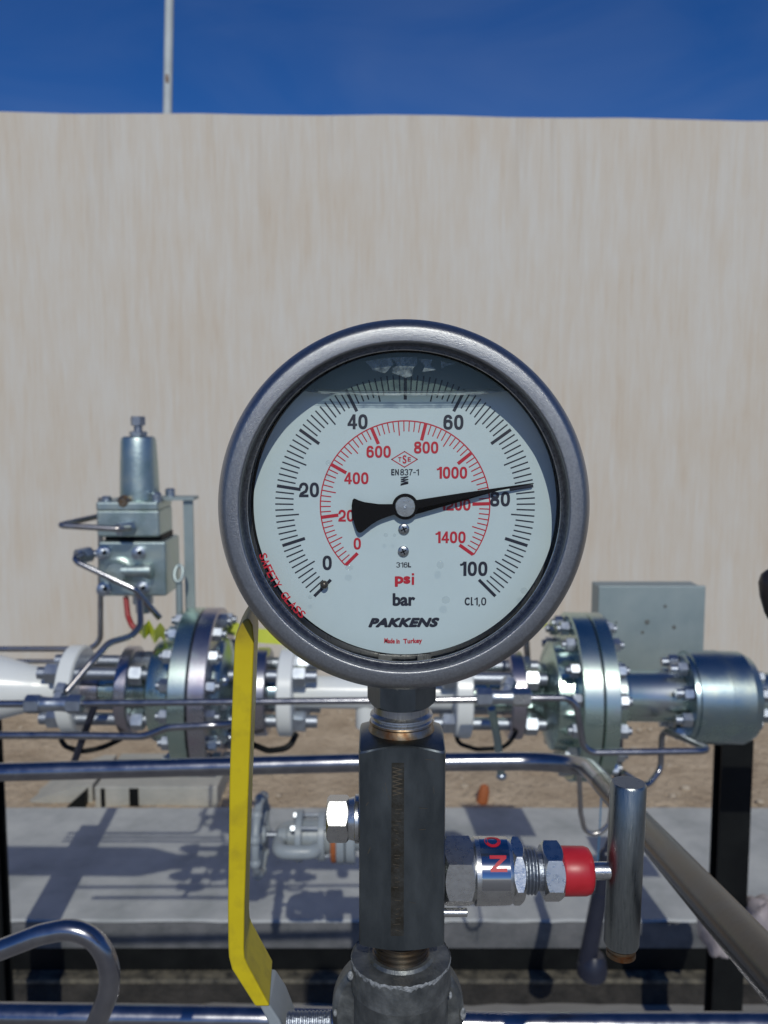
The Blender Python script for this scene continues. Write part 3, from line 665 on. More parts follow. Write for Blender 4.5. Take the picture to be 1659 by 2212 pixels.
for k in range(33):
    th = 2*math.pi*k/32; cx_ = math.copysign(abs(math.cos(th))**.45, math.cos(th)); sx_ = math.copysign(abs(math.sin(th))**.45, math.sin(th))
    yk.append(Vector((xv(647) + cx_*42*sv, YV + sx_*60*sv*.95, v(647, 1813).z)))
MB().tube(yk, 15*sv, 0, 14).build('yoke', M['grey'], t)
for k in range(4):
    th = R(45+90*k); d = Vector((0, math.cos(th), math.sin(th)))*44*sv
    p = Vector((xv(634), YV, cv.z)) + d; mb = MB(); mb.tube([p, p + X1*(xv(712)-xv(634))], 5*sv, 0, 10); mb.hexa(p - X1*2*sv, X1, 15*sv, 9*sv); mb.build('bonnet_bolt', M['nut'], t)
MB().lathe((xv(815), YV, cv.z-25*sv), (0,0,-1), [(0, 24*sv), (cv.z-25*sv-.002, 24*sv)], 24).build('down_pipe', M['grey'], t)

# ------------------------------------------------------------------ hanging navy lever, cord, small U tube
YN = 1.85; sn = S(YN, 2000)
t = thing('drain_lever', 'dark navy lever with bulbous foot hanging behind the T handle', 'lever', P(1276, 2118, YN))
MB().tube([P(1307, 1845, YN), P(1296, 1930, YN), P(1268, 2078, YN)], 12*sn, .05, 20, r_end=19*sn).build('shaft', M['navy'], t)
MB().lathe(P(1276, 2118, YN), (.1, 0, 1), [(0, 18*sn), (12*sn, 31*sn), (30*sn, 33*sn), (50*sn, 27*sn), (62*sn, 20*sn)], 24).build('foot', M['navy'], t)
MB().ball(P(1308, 1846, YN), 14*sn).build('knob', M['navy'], t)
MB().tube([P(1308, 1846, YN), P(1330, 1790, YN+.02), P(1340, 1500, YN+.02)], 9*sn, .03, 14).build('hanger', M['navy'], t)
tag(MB().tube([P(1250, 1640, 1.30), P(1254, 1755, 1.30), P(1264, 1797, 1.30), P(1292, 1803, 1.30), P(1316, 1780, 1.30), P(1330, 1690, 1.30)], 5.5*S(1.3), .02).build('drip_loop', M['worn_tube']), 'thin U shaped tube hanging below the right large flange', 'tube')
tag(MB().tube([P(1300, 1690, 1.32), P(1296, 1780, 1.32), P(1291, 1862, 1.32)], 1.6*S(1.32), 0, 8).build('cord', M['cord']), 'thin blue cord dangling left of the T handle', 'cord')
# plastic wrap on the beam ends
def wrapped(label, x0, x1, y0, y1, Y):
    c = P((x0+x1)/2, (y0+y1)/2, Y); a = P(x0, y0, Y); b = P(x1, y1, Y); rx = (b.x-a.x)/2; rz = (a.z-b.z)/2
    vs = []; fs = []; seg, nn = 28, 16
    for i in range(nn+1):
        ph = math.pi*i/nn
        for k in range(seg):
            th = 2*math.pi*k/seg; w_ = 1 + .08*math.sin(5*th+3*ph) + random.uniform(-.05,.05)
            sq = lambda q: math.copysign(abs(q)**.7, q)
            vs.append(c + Vector((sq(math.sin(ph))*sq(math.cos(th))*rx*w_, sq(math.sin(ph))*sq(math.sin(th))*.06*w_, sq(math.cos(ph))*rz*w_)))
    for i in range(nn):
        for k in range(seg): k2 = (k+1)%seg; fs.append((i*seg+k,(i+1)*seg+k,(i+1)*seg+k2,i*seg+k2))
    return tag(MB().add(vs, fs).build('plastic_wrap', M['wrap'], ang=80), label, 'plastic wrap')
wrapped('crumpled pale plastic wrap left of the right black post', 1518, 1563, 1985, 2048, 1.84)
wrapped('crumpled pale plastic wrap right of the right black post', 1617, 1690, 1950, 2034, 1.84)
# loose screw on the pavement
q = P(1190, 2178, 2.0); t = MB(); d = Vector((.9, -.45, .02)).normalized(); qq = Vector((q.x-.03, 2.18, .005))
t.tube([qq, qq + d*.05], .003, 0, 10); t.hexa(qq + d*.05, d, .011, .005); tag(t.build('loose_screw', M['nut']), 'small bright screw lying on the pavement before the beam', 'screw')
# dark handle end at the right edge
YK = .62; t = MB(); sk = S(YK, 1280)
t.lathe(P(1669, 1338, YK), (-.02, .02, 1), [(0, 10*sk), (14*sk, 17*sk), (50*sk, 27*sk), (80*sk, 30*sk), (98*sk, 25*sk), (108*sk, 14*sk), (111*sk, 4*sk)], 32)
tag(t.build('lever_knob', M['handknob'], ang=60), 'dark rounded lever end cut off by the right edge of view', 'knob')

# ------------------------------------------------------------------ pressure gauge
GY = .255; gs = S(GY, 1097); G = P(873.5, 1102, GY)
DY = .0135; ds = S(GY+DY, 1093); D = P(875, 1093, GY+DY)
t = thing('pressure_gauge', 'round steel pressure gauge with white dial and black pointer near 80 bar', 'gauge', (G.x, GY+.03, P(870, 1610, .286).z))
FWD = (0, 1, 0)
def ringmesh(prof, seg=128): return MB().lathe(G, FWD, [(dy, r*gs*(1 + dy/GY)) for r, dy in prof], seg, cap=False)
ringmesh([(355.5,.0012),(356.2,.0009),(357.5,.0004),(359.5,.0001),(361,.00004),(362.5,0),(385,.0003),(387,.00035),(390.5,.0006),(394.5,.0013),(398,.0024),(400.3,.0039),(401.2,.0053),(401.5,.0066),(397,.0085),(388,.016),(383,.0185),(372,.019)], 160).build('bezel', M['bezel'], t, ang=40)
ringmesh([(341.5,.0046),(344,.0044),(350,.0032),(355.5,.0012)], 160).build('shaded_bezel_groove', mat('groove_shade_steel', (.10,.105,.115), .30, 1, 900, (3600,.25,.0003), (.22,.225,.235), rough2=.38), t)  # darker steel puts the slope's shade and dark reflection into the colour
ringmesh([(338,.0056),(337.5,.0052),(337.9,.0046),(339.6,.0043),(341.5,.0046)], 160).build('retaining_lip', M['bright'], t)
MB().lathe(G, FWD, [(.0186, 384*gs), (.046, 380*gs), (.052, 372*gs), (.0525, 350*gs)], 96).build('case', M['brushed'], t)
ringmesh([(343.0,.0060),(350,.0060),(350,.0182),(343.0,.0182),(343.0,.0060)], 96).build('gasket', M['gasket'], t)
MB().lathe(G, FWD, [(.0165, 350*gs), (.0180, 350*gs)], 96).build('inner_plate', M['gasket'], t)
gl = MB(); vs = [G + Vector((math.cos(2*math.pi*k/128)*348*gs, .0084, math.sin(2*math.pi*k/128)*348*gs)) for k in range(128)]
gl.add(vs, [tuple(range(128))]); gl = gl.build('glass', M['glass'], t)
di = MB().lathe(D, FWD, [(0, 327*ds), (.0003, 328*ds), (.0010, 328*ds)], 128).build('dial', M['dial'], t, ang=30)
def dp(x, y, lift=.00008): return D + Vector((x*ds, -lift, -y*ds))        # dial point, survey units from the hub, y down
def bar(mb, a, r0, r1, w_, lift=.00008):
    c, s_ = math.cos(a), -math.sin(a); nx_, ny_ = -s_*w_/2, c*w_/2
    return mb.add([dp(c*r0+nx_, s_*r0+ny_, lift), dp(c*r1+nx_, s_*r1+ny_, lift), dp(c*r1-nx_, s_*r1-ny_, lift), dp(c*r0-nx_, s_*r0-ny_, lift)], [(0,1,2,3)])
def put(mb, s_, x, y, w_, h, heavy=0.5, shear=0, rot=0, lift=.00010, spacing=1.0):
    """lettering centred at (x, y); heavy = how much the strokes are spread, survey units"""
    pts, fs = text_pts(s_, .012, shear, spacing); c, sn_ = math.cos(rot), math.sin(rot); w2, h2 = w_ - 2*heavy, h - 2*heavy
    for k in range(9):
        ox = math.cos(k*math.pi/4)*heavy if k else 0; oy = math.sin(k*math.pi/4)*heavy if k else 0; lf = lift + k*.000004
        mb.add([dp(x + ox + px*w2*c + py*h2*sn_, y + oy - py*h2*c + px*w2*sn_, lf) for px, py in pts], fs)
    return mb
def stroke(mb, pts, th, closed=False):
    """thick line through dial points, mitred"""
    n = len(pts); vs = []; lift = .00010 + random.random()*.00003
    for k in range(n):
        a = pts[(k-1) % n] if (closed or k > 0) else None; b = pts[k]; c = pts[(k+1) % n] if (closed or k < n-1) else None
        d1 = Vector((b[0]-a[0], b[1]-a[1])).normalized() if a else None; d2 = Vector((c[0]-b[0], c[1]-b[1])).normalized() if c else None
        d = (d1 + d2).normalized() if d1 and d2 else (d1 or d2)
        m_ = th/2 / max(.5, d.dot(d2 or d1)); nx_, ny_ = -d.y*m_, d.x*m_
        vs += [dp(b[0]+nx_, b[1]+ny_, lift), dp(b[0]-nx_, b[1]-ny_, lift)]
    fs = [(2*k, 2*((k+1) % n), 2*((k+1) % n)+1, 2*k+1) for k in range(n if closed else n-1)]
    return mb.add(vs, fs)
def sarc(cx, cy, rx, ry, a0, a1, n=20, ex=2.5):
    out = []
    for k in range(n+1):
        a = R(a0 + (a1-a0)*k/n); c, s_ = math.cos(a), math.sin(a)
        out.append((cx + math.copysign(abs(c)**(2/ex), c)*rx, cy - math.copysign(abs(s_)**(2/ex), s_)*ry))
    return out
def digits(mb, txt, cx, cy, w_, h, t_, gap):
    """condensed bold numerals centred at (cx, cy), y down"""
    adv = [w_*{'1': .66, '-': .7, ',': .35, '.': .35}.get(ch, 1.0) for ch in txt]; x = cx - (sum(adv) + gap*(len(txt)-1))/2
    for ch, a in zip(txt, adv):
        l, r, tp, bt = x + t_/2, x + a - t_/2, cy - h/2 + t_*.45, cy + h/2 - t_*.45; mx = (l+r)/2; rx = (r-l)/2
        ring = lambda yc, ry, k=1.0: stroke(mb, sarc(mx, yc, rx*k, ry, 0, 352.8, 48), t_*.96, True)
        if ch == '0': ring(cy, (bt-tp)/2)
        elif ch == '1':
            stroke(mb, [(r, cy-h/2), (r, cy+h/2)], t_*1.05); stroke(mb, [(x-.3, cy-h/2+h*.235), (x+a*.35, cy-h/2+h*.20), (r-t_*.1, cy-h/2+h*.03)], t_*.72)
        elif ch == '2':
            yc = tp + h*.25
            p_ = sarc(mx, yc, rx, h*.25, 185, -18, 22, 2.2); stroke(mb, p_ + [(r-rx*.35, cy+h*.10), (l+rx*.25, bt-h*.14), (l+.2, bt+t_*.3)], t_*.95)
            stroke(mb, [(x, bt), (x+a, bt)], t_*.9)
        elif ch == '4':
            xv_ = x + a*.70; yh = cy + h*.20
            stroke(mb, [(xv_, cy-h/2), (xv_, cy+h/2)], t_*.95); stroke(mb, [(x, yh), (x+a*1.02, yh)], t_*.78); stroke(mb, [(xv_-t_*.1, tp-t_*.2), (x+t_*.38, yh-t_*.1)], t_*.78)
        elif ch == '6':
            ring(cy + h*.165, bt - cy - h*.165); stroke(mb, sarc(mx, cy, rx, (bt-tp)/2, 190, 28, 24), t_*.95)
        elif ch == '3':
            stroke(mb, sarc(mx-rx*.1, cy-h*.235, rx, cy-h*.235-tp, 165, -88, 20, 2.1), t_*.95); stroke(mb, sarc(mx-rx*.1, cy+h*.215, rx*1.1, bt-cy-h*.215, 88, -165, 20, 2.1), t_*.95)
        elif ch == '7':
            stroke(mb, [(x, tp), (x+a, tp)], t_*.9); stroke(mb, [(r, tp), (mx, cy), (l+rx*.5, cy+h/2)], t_*.95)
        elif ch == '-': stroke(mb, [(x, cy+h*.05), (x+a, cy+h*.05)], t_*.8)
        elif ch == ',': stroke(mb, [(mx, cy+h*.36), (mx-1, cy+h*.66)], t_*.9)
        elif ch == '.': stroke(mb, [(mx, cy+h*.34), (mx, cy+h*.5)], t_*1.1)
        elif ch == '8':
            ring(cy - h*.245, cy - h*.245 - tp, .92); ring(cy + h*.215, bt - cy - h*.215)
        x += a + gap
# bar scale
mb = MB()
for k in range(101):
    a = R(225 - 2.7*k)
    if k % 10 == 0: bar(mb, a, 228, 279.5, 6.6)
    elif k % 5 == 0: bar(mb, a, 230, 280.5, 3.0)
    else: bar(mb, a, 241, 280.5, 2.9)
for s_, x, y, w_ in (('0',706,1217,19.5),('20',668,1058,44),('40',773,912,44),('60',978,913,44),('80',1080,1078,44),('100',1025,1230,62)):
    digits(mb, s_, x-875, y-1093, 20.3, 31.5, 6.4, 2.6)
mb.build('bar_scale', M['ink'], di, ang=1)
# psi scale
mb = MB(); aE = 225 - 2.7*96.53
n = 140
for i in range(n):
    a0, a1 = R(225 - (225-aE)*i/n), R(225 - (225-aE)*(i+1)/n)
    mb.add([dp(math.cos(a)*r, -math.sin(a)*r, .00007) for a, r in ((a0,181.6),(a0,184.2),(a1,184.2),(a1,181.6))], [(0,1,2,3)])
for k in range(71):
    a = R(225 - (225-aE)*k/70)
    if k % 10 == 0: bar(mb, a, 145.5, 182, 7.2)
    elif k % 5 == 0: bar(mb, a, 152, 182, 2.4)
    else: bar(mb, a, 160.5, 182, 2.3)
for s_, x, y, w_ in (('0',771.5,1175,16),('200',757,1114,52),('400',770,1033,52),('600',818,976,52),('800',920,967,52),('1000',976,1021,66),('1200',984,1090,66),('1400',974,1161,66)):
    digits(mb, s_, x-875, y-1093, 16.2, 25.5, 5.0, 1.9)
mb.build('psi_scale', M['redink'], di, ang=1)
# printing
mb = MB()
put(mb, 'E', 848.5-875, 1020-1093, 7, 13.5, .4); put(mb, 'N', 857.5-875, 1020-1093, 8, 13.5, .4); digits(mb, '837-1', 884.5-875, 1020-1093, 8.2, 13.5, 2.1, 1.1)
digits(mb, '316', 868.5-875, 1221.5-1093, 8.4, 11.5, 1.8, 1.0); put(mb, 'L', 885-875, 1221.5-1093, 7, 11, .5)
put(mb, 'bar', 873-875, 1298-1093, 49.5, 28.5, 1.05)
put(mb, 'C', 1011-875, 1302-1093, 11, 18, .6); stroke(mb, [(1020.5-875, 1292.5-1093), (1020.5-875, 1311-1093)], 2.9); digits(mb, '.1,0', 1037-875, 1302-1093, 11, 17.5, 2.9, 1.8)
put(mb, 'PAKKENS', 873-875, 1349-1093, 156, 21.5, 1.7, .32, rot=-.006, spacing=1.06)
# rotated zigzag mark under the standard number
zig = [(-8.5,-8),(8.5,-10.5),(-8,-3.5),(8.5,-4.5),(-8,.5),(8.5,1),(-8,5.5),(8.5,4),(-8.5,8)]
x0, y0 = 873.5-875, 1040-1093
for (ax_, ay), (bx, by) in zip(zig[:-1], zig[1:]):
    mb.add([dp(x0+ax_, y0+ay-1.1), dp(x0+bx, y0+by-1.1), dp(x0+bx, y0+by+1.1), dp(x0+ax_, y0+ay+1.1)], [(0,1,2,3)])
mb.build('lettering', M['ink'], di, ang=1)
mb = MB()
put(mb, 'ps', 870-875, 1258-1093, 34, 23.5, 1.2); stroke(mb, [(892.5-875, 1247.5-1093), (892.5-875, 1265.5-1093)], 5.2); stroke(mb, [(892.5-875, 1239.8-1093), (892.5-875, 1244.6-1093)], 5.2)
put(mb, 'Made in', 847-875, 1390-1093, 34, 11.5, .4, rot=R(2.5), spacing=1.05); put(mb, 'Turkey', 892.5-875, 1391.5-1093, 41, 14, .4, rot=R(-2.5), spacing=1.05)
cx, cy = 873.5-875, 992.3-1093
for (ax_, ay), (bx, by) in (((-27.5,0),(0,-16.8)),((0,-16.8),(27.5,0)),((27.5,0),(0,16.8)),((0,16.8),(-27.5,0))):
    dx, dy = bx-ax_, by-ay; L = math.hypot(dx, dy); nx_, ny_ = -dy/L*1.0, dx/L*1.0; ex, ey = dx/L*.8, dy/L*.8
    mb.add([dp(cx+ax_-ex+nx_, cy+ay-ey+ny_), dp(cx+bx+ex+nx_, cy+by+ey+ny_), dp(cx+bx+ex-nx_, cy+by+ey-ny_), dp(cx+ax_-ex-nx_, cy+ay-ey-ny_)], [(0,1,2,3)])
put(mb, 'T', cx-10, cy, 7, 9.5, .25); put(mb, 'S', cx+.2, cy, 8.5, 18, .25); put(mb, 'E', cx+10.3, cy, 7, 9.5, .25)
mb.build('red_lettering', M['redink'], di, ang=1)
# safety glass text printed round the lower left of the window, on the glass
mb = MB(); sgl = S(GY+.0081, 1250)
word = 'SAFETY GLASS'; a0, a1 = 199.2, 226.4
for i, ch in enumerate(word):
    if ch == ' ': continue
    a = R(a0 + (a1-a0)*i/(len(word)-1)); pts, fs = text_pts(ch, .02)
    rr = 320; ccx, ccy = math.cos(a)*rr, math.sin(a)*rr              # y up here
    tx, ty = -math.sin(a), math.cos(a); ux, uy = -math.cos(a), -math.sin(a)   # reading direction and letter-up
    wch = 5.0 if ch == 'I' else 12.5
    mb.add([G + Vector(((ccx + px*wch*tx + py*17*ux)*sgl, .0081, (ccy + px*wch*ty + py*17*uy)*sgl)) for px, py in pts], fs)
mb.build('window_lettering', M['redink'], gl, ang=1)
# pointer
def poly(mb, pts, lift, th): return mb.prism([dp(x, y, lift) for x, y in pts], (0, -th, 0))
LP = .0019
hub_r = 28
arc = lambda a0, a1, n=14: [(math.cos(R(a0+(a1-a0)*i/n))*hub_r, -math.sin(R(a0+(a1-a0)*i/n))*hub_r) for i in range(n+1)]
tail = [(-110,-17.5),(-113,-14),(-115,-2),(-113,24),(-107,44),(-104,51.5),(-101,55.5),(-97,56.5),(-92,54.5),(-72,38.5),(-60,31),(-50,26.2),(-37,21.5),(-25,17.5)]
needle = [(27,4.2),(128,-17.8),(200,-34.5),(273,-48.4),(275,-49.8),(273,-50.6),(200,-40.5),(128,-30.2),(24,-14)]
outline = tail + arc(218, 352) + needle + arc(32, 168) + [(-27,-5.4),(-45,-5.2),(-57,-5.4),(-87,-9.5),(-100,-13.5),(-106,-16.5)]
po = poly(MB(), outline, LP, .0005).build('pointer', M['pointer'], t, ang=30)
q = dp(0, 0, LP)
MB().lathe(q, (0,-1,0), [(.0003, 22*ds), (.0012, 21.8*ds), (.0015, 20.5*ds), (.00155, 6*ds)], 48).build('hub_cap', M['bright'], po)
MB().lathe(q, (0,-1,0), [(.0015, 4.2*ds), (.0019, 3.8*ds)], 20).build('spindle_end', M['stud'], po)
for x, y, r in ((872.5,1143,12),(871.5,1191.5,12)):
    c = dp(x-875, y-1093, 0)
    scw = MB().lathe(c, (0,-1,0), [(0, r*ds), (.0005, r*ds), (.0008, r*.8*ds), (.0009, r*.4*ds)], 24).build('dial_screw', M['brushed'], di)
    mb = MB()
    for k in range(2):
        a = R(25+90*k); d = Vector((math.cos(a), 0, math.sin(a))); e = Vector((-math.sin(a), 0, math.cos(a))); c2 = c + Vector((0,-.00095,0))
        mb.add([c2 + d*7*ds + e*1.4*ds, c2 - d*7*ds + e*1.4*ds, c2 - d*7*ds - e*1.4*ds, c2 + d*7*ds - e*1.4*ds], [(0,1,2,3)])
        c2.y -= .00003
    mb.build('cross_slot', M['gasket'], scw)
mb = MB(); c = dp(700-875, 1263-1093, 0); mb.lathe(c, (0,-1,0), [(0, 7*ds), (.0017, 7*ds)], 16); mb.ball(c + Vector((0,-.0018,0)), 9*ds, seg=18); mb.build('stop_pin', mat('brown_pin', (.10,.085,.07), .35, .7), di)
for x in (-43, 43):
    c = dp(x, 334, -.0006); MB().box(c, (30*ds, .001, 14*ds)).build('dial_tab', M['brushed'], di)
# liquid: meniscus, surface, shade-tinted film and dried residue, drops on the glass
zM = P(873.5, 845, GY+.009).z
hw = 216*gs; cxm = G.x + .0002
mb = MB(); n = 40; vs=[]; fs=[]
for i in range(n+1):
    x = -hw + 2*hw*i/n; vs += [(cxm+x, GY+.0088, zM), (cxm+x, GY+DY-.0002, zM)]
for i in range(n): fs.append((i*2, i*2+2, i*2+3, i*2+1))
mb.add(vs, fs); mb.build('liquid_surface', M['surface'], gl)
mb = MB(); ml = MB(); vs=[]; fs=[]; n=72; mseg=10; lv=[]; lf=[]
for i in range(n+1):
    u_ = -1 + 2*i/n; e_ = max(0.0, 1-abs(u_)**10)
    hgt = (5.2*e_**.5 + .2)*gs; dep = .0011*e_+.00005
    zc = zM + (-4.0 + 6.5*abs(u_)**3.2 + .35*math.sin(u_*31))*gs
    for k in range(mseg+1):
        th = math.pi*k/mseg; vs.append((cxm + u_*hw, GY+.0086 + math.sin(th)*dep, zc + math.cos(th)*hgt))
    zl = zc + (.8 + 1.5*abs(u_)**2)*gs
    lv += [(cxm + u_*hw, GY+.00855, zl + .55*gs), (cxm + u_*hw, GY+.00855, zl - .45*gs)]
for i in range(n):
    for k in range(mseg): a = i*(mseg+1)+k; fs.append((a, a+1, a+mseg+2, a+mseg+1))
    lf.append((2*i, 2*i+2, 2*i+3, 2*i+1))
mb.add(vs, fs); mn = mb.build('meniscus', M['meniscus'], gl, ang=80)
ml.add(lv, lf); ml.build('refraction_line', mat('refraction_line', (.03,.04,.045), .2), gl)  # dark line painted for the refraction along the liquid
mb = MB(); th0 = math.asin((zM-G.z)/(348*gs)); n = 48
mb.add([G + Vector((math.cos(th0+(math.pi-2*th0)*k/n)*348*gs, .00865, math.sin(th0+(math.pi-2*th0)*k/n)*348*gs)) for k in range(n+1)], [tuple(range(n+1))]); mb.build('glycerine_shade_film', M['film'], gl)
def gp(x, y, dy=.0084): return P(x, y, GY+dy)
for pts in ([(789,781),(815,776),(842,773),(850,785),(838,800),(832,806),(818,803),(806,800)], [(842,773),(868,771),(900,771),(902,786),(892,796),(890,812),(876,816),(866,812),(848,806),(846,796),(858,790),(852,780)], [(902,774),(934,777),(930,790),(942,799),(912,804),(918,790)], [(952,779),(966,785),(984,783),(980,787),(963,790),(954,797)]):
    mb = MB(); mb.add([gp(x, y, .00855) for x, y in pts], [tuple(range(len(pts)))]); mb.build('dried_residue', M['residue'], gl)
for x, y, rx, rz in ((951,1220,10,12),(963,1296,12,11),(1132,1276,10,9),(833,1156,6,6),(852,1156,5,5),(709,1000,8,8),(754,1226,11,9),(670,1290,6,6)):
    MB().ball(gp(x, y, .0082), gs, (rx*.8, 3, rz*.8), 18).build('droplet', M['drop'], gl)
# neck of the gauge
YB = .286; sb = S(YB, 1600); xb = P(867, 1600, YB).x
zb_ = lambda y, Y=YB: P(867, y, Y).z
axd = (0, 0, -1)
ztop = zb_(1470)
mb = MB(); mb.hexa((xb, YB, zb_(1450)), axd, 128*sb, zb_(1450)-zb_(1519), up=(0,1,0), rot=R(8)); mb.build('hex_socket', M['block'], t)
L = lambda y: zb_(1515) - zb_(y)
pr = [(0, 59*sb), (L(1534), 60*sb), (L(1538), 64*sb)]
y = 1540
while y < 1590:
    pr += [(L(y), 67*sb), (L(y+3), 67.5*sb), (L(y+6), 63*sb), (L(y+9), 63.5*sb)]; y += 12
MB().lathe((xb, YB, zb_(1515)), axd, pr, 48).build('threaded_neck', M['brushed'], t, ang=25)

# ------------------------------------------------------------------ needle valve block under the gauge
t = thing('needle_valve', 'square steel needle valve block with red capped T handle under the gauge', 'valve', (xb, YB, zb_(2040)))
hB = 93.5*S(.272, 1800); zt = P(867, 1606, .272).z; zbot = P(867, 2061, .272).z
def sqr(th, h, rc):
    c, s_ = abs(math.cos(th)), abs(math.sin(th)); r = h/max(c, s_)
    return min(r, h*1.375)
mb = MB(); seg = 96; rows = []
rad = [sqr(2*math.pi*k/seg, hB, 0) for k in range(seg)]
def row(fz, fr): rows.append([Vector((xb + math.cos(2*math.pi*k/seg)*fr(k), YB + math.sin(2*math.pi*k/seg)*fr(k), fz(k))) for k in range(seg)])
top_in = hB*.99
row(lambda k: zbot+.0015, lambda k: hB*.86); row(lambda k: zbot+.0015 + max(0, rad[k]-hB*.99)*.35, lambda k: rad[k])
row(lambda k: zt - .0012 - (rad[k]-hB)*.42, lambda k: rad[k]); row(lambda k: zt - .0008 - max(0, (rad[k]-hB))*.36, lambda k: rad[k] - .0005); row(lambda k: zt, lambda k: hB*.80)
vs = [q for r_ in rows for q in r_]; fs = []
for i in range(len(rows)-1):
    for k in range(seg): k2=(k+1)%seg; fs.append((i*seg+k, i*seg+k2, (i+1)*seg+k2, (i+1)*seg+k))
fs.append(tuple(range(seg))[::-1]); fs.append(tuple((len(rows)-1)*seg+k for k in range(seg)))
mb.add(vs, fs); body = mb.build('valve_block', M['block'], t, ang=20)
yf = YB - hB - .00008
mb = MB(); a = P(845, 2022, yf); b = P(873, 1648, yf); mb.add([(P(844,2022,yf).x, yf, a.z), (P(872,2022,yf).x, yf, a.z), (P(873,1648,yf).x, yf, b.z), (P(846,1652,yf).x, yf, b.z)], [(0,1,2,3)])
mb.build('etched_strip', M['stain'], body)
mb = MB(); ye_ = yf - .00005
pts, fs = text_pts('WWW', 0, 0)
def fp(x, y): q = P(x, y, ye_); return q
mb.add([fp(859 - py*22, 1688 + px*62) for px, py in pts], fs)
yy = 1735
while yy < 2015:
    x = 848 + random.uniform(0, 8); L_ = random.uniform(5, 15); dy_ = random.uniform(-1.5, 3)
    if random.random() < .75: mb.add([fp(x, yy-.7), fp(x+L_, yy+dy_-.7), fp(x+L_, yy+dy_+.5), fp(x, yy+.5)], [(0,1,2,3)])
    yy += random.uniform(7, 15)
for x, y, dx, dy_ in ((832,1690,4,22),(838,1716,3,10),(826,1700,2,9),(905,1745,18,1.5),(918,1640,20,1),(905,1792,14,-1),(800,1830,-6,14),(930,1880,8,16),(884,1948,14,3),(790,1740,6,-8),(935,1700,3,14),(812,1960,5,3)):
    mb.add([fp(x, y), fp(x+dx, y+dy_), fp(x+dx+.8, y+dy_+.8), fp(x+.8, y+.8)], [(0,1,2,3)])
mb.build('scratches', M['etch'], body)
# rusty thread ring at the gauge joint
MB().lathe((xb, YB, zt+.0036), axd, [(0, 66.5*sb), (.0008, 69*sb), (.0014, 66*sb), (.0026, 70*sb), (.0042, 72*sb)], 48).build('rusty_collar', M['rusty'], t, ang=30)
# lower thread
z0 = P(867, 2061, YB).z
pr = [(0, 62*sb)]; z = .0012
while z < zbot-z0+.001: pr += [(z, 63*sb), (z+.0006, 60*sb), (z+.0012, 60*sb), (z+.0016, 63*sb)]; z += .002
MB().lathe((xb, YB, zbot+.001), axd, pr, 40).build('lower_thread', M['stud_brown'], t, ang=25)
# plug on the left
yv = P(740, 1768, YB); zp = yv.z
px_ = lambda x: P(x, 1768, YB).x
mb = MB(); mb.hexa((px_(754), YB, zp), (-1,0,0), 88*sb, px_(754)-px_(707), up=(0,-.34,1), rot=R(27)); mb.build('plug', M['bright'], t)
MB().lathe((px_(776), YB, zp), (-1,0,0), [(0, 51*sb), (px_(776)-px_(768), 51*sb), (px_(776)-px_(766), 46*sb), (px_(776)-px_(753), 43*sb)], 40).build('plug_collar', M['bright'], t)
# bonnet assembly to the right
zq = P(1100, 1881, YB).z; xx = lambda x: P(x, 1881, YB).x
XR = (1,0,0)
def hx(name, x0, x1, af, rot, m): mb = MB(); mb.hexa((xx(x0), YB, zq), XR, af*sb, xx(x1)-xx(x0), up=(0,-.34,1), rot=R(rot)); return mb.build(name, m, t)
hx('bonnet_hex', 957, 1021, 132, 4, M['bright'])
MB().lathe((xx(1020), YB, zq), XR, [(0, 66*sb), (xx(1024)-xx(1020), 71*sb), (xx(1096)-xx(1020), 69*sb), (xx(1102)-xx(1020), 66*sb)], 64).build('bonnet_barrel', M['bright'], t)
hx('lock_hex', 1101, 1128, 122, -10, M['bright'])
pr = [(0, 48*sb)]; x = 1128
while x < 1156: pr += [(xx(x)-xx(1127), 46.5*sb), (xx(x+2.5)-xx(1127), 49*sb), (xx(x+4)-xx(1127), 49*sb), (xx(x+6.5)-xx(1127), 45*sb)]; x += 7.2
pr += [(xx(1159)-xx(1127), 41*sb), (xx(1175)-xx(1127), 41*sb)]
MB().lathe((xx(1127), YB, zq), XR, pr, 48).build('bonnet_thread', M['stud'], t, ang=25)
hx('packing_nut', 1169, 1212, 110, -5, M['bright'])
MB().lathe((xx(1211), YB, zq), XR, [(0, 50*sb), (xx(1216)-xx(1211), 52*sb), (xx(1262)-xx(1211), 51.5*sb), (xx(1272)-xx(1211), 48*sb), (xx(1277)-xx(1211), 40*sb), (xx(1279)-xx(1211), 26*sb)], 48).build('dust_cap', M['red'], t, ang=50)
MB().lathe((xx(1277), YB, zq), XR, [(0, 19*sb), (xx(1340)-xx(1277), 19*sb)], 32).build('stem', M['bright'], t)
# label band with the red letters wrapped round the barrel
rb = 71.4*sb; mb = MB(); vs=[]; fs=[]; n=20
def onb(x, th, r): return Vector((xx(x), YB - math.sin(th)*r, zq + math.cos(th)*r))      # th=0 top, 90deg = towards the viewer
for i in range(n+1):
    th = R(-25 + 120*i/n); vs += [onb(1034, th, rb), onb(1094, th, rb-.6*sb)]
for i in range(n): fs.append((i*2, i*2+1, i*2+3, i*2+2))
mb.add(vs, fs); lb = mb.build('label_band', mat('clear_label', (.50,.51,.53), .10, 1), t)
mb = MB()
for ch, thc, wd in (('O', 5, 32), ('N', 50, 27)):
    pts, fs = text_pts(ch, .03)
    mb.add([onb((1062 if ch == 'O' else 1069) - py*35, R(thc) - px*R(wd), rb + .35*sb) for px, py in pts], fs)
mb.build('label_lettering', M['redink'], lb, ang=60)
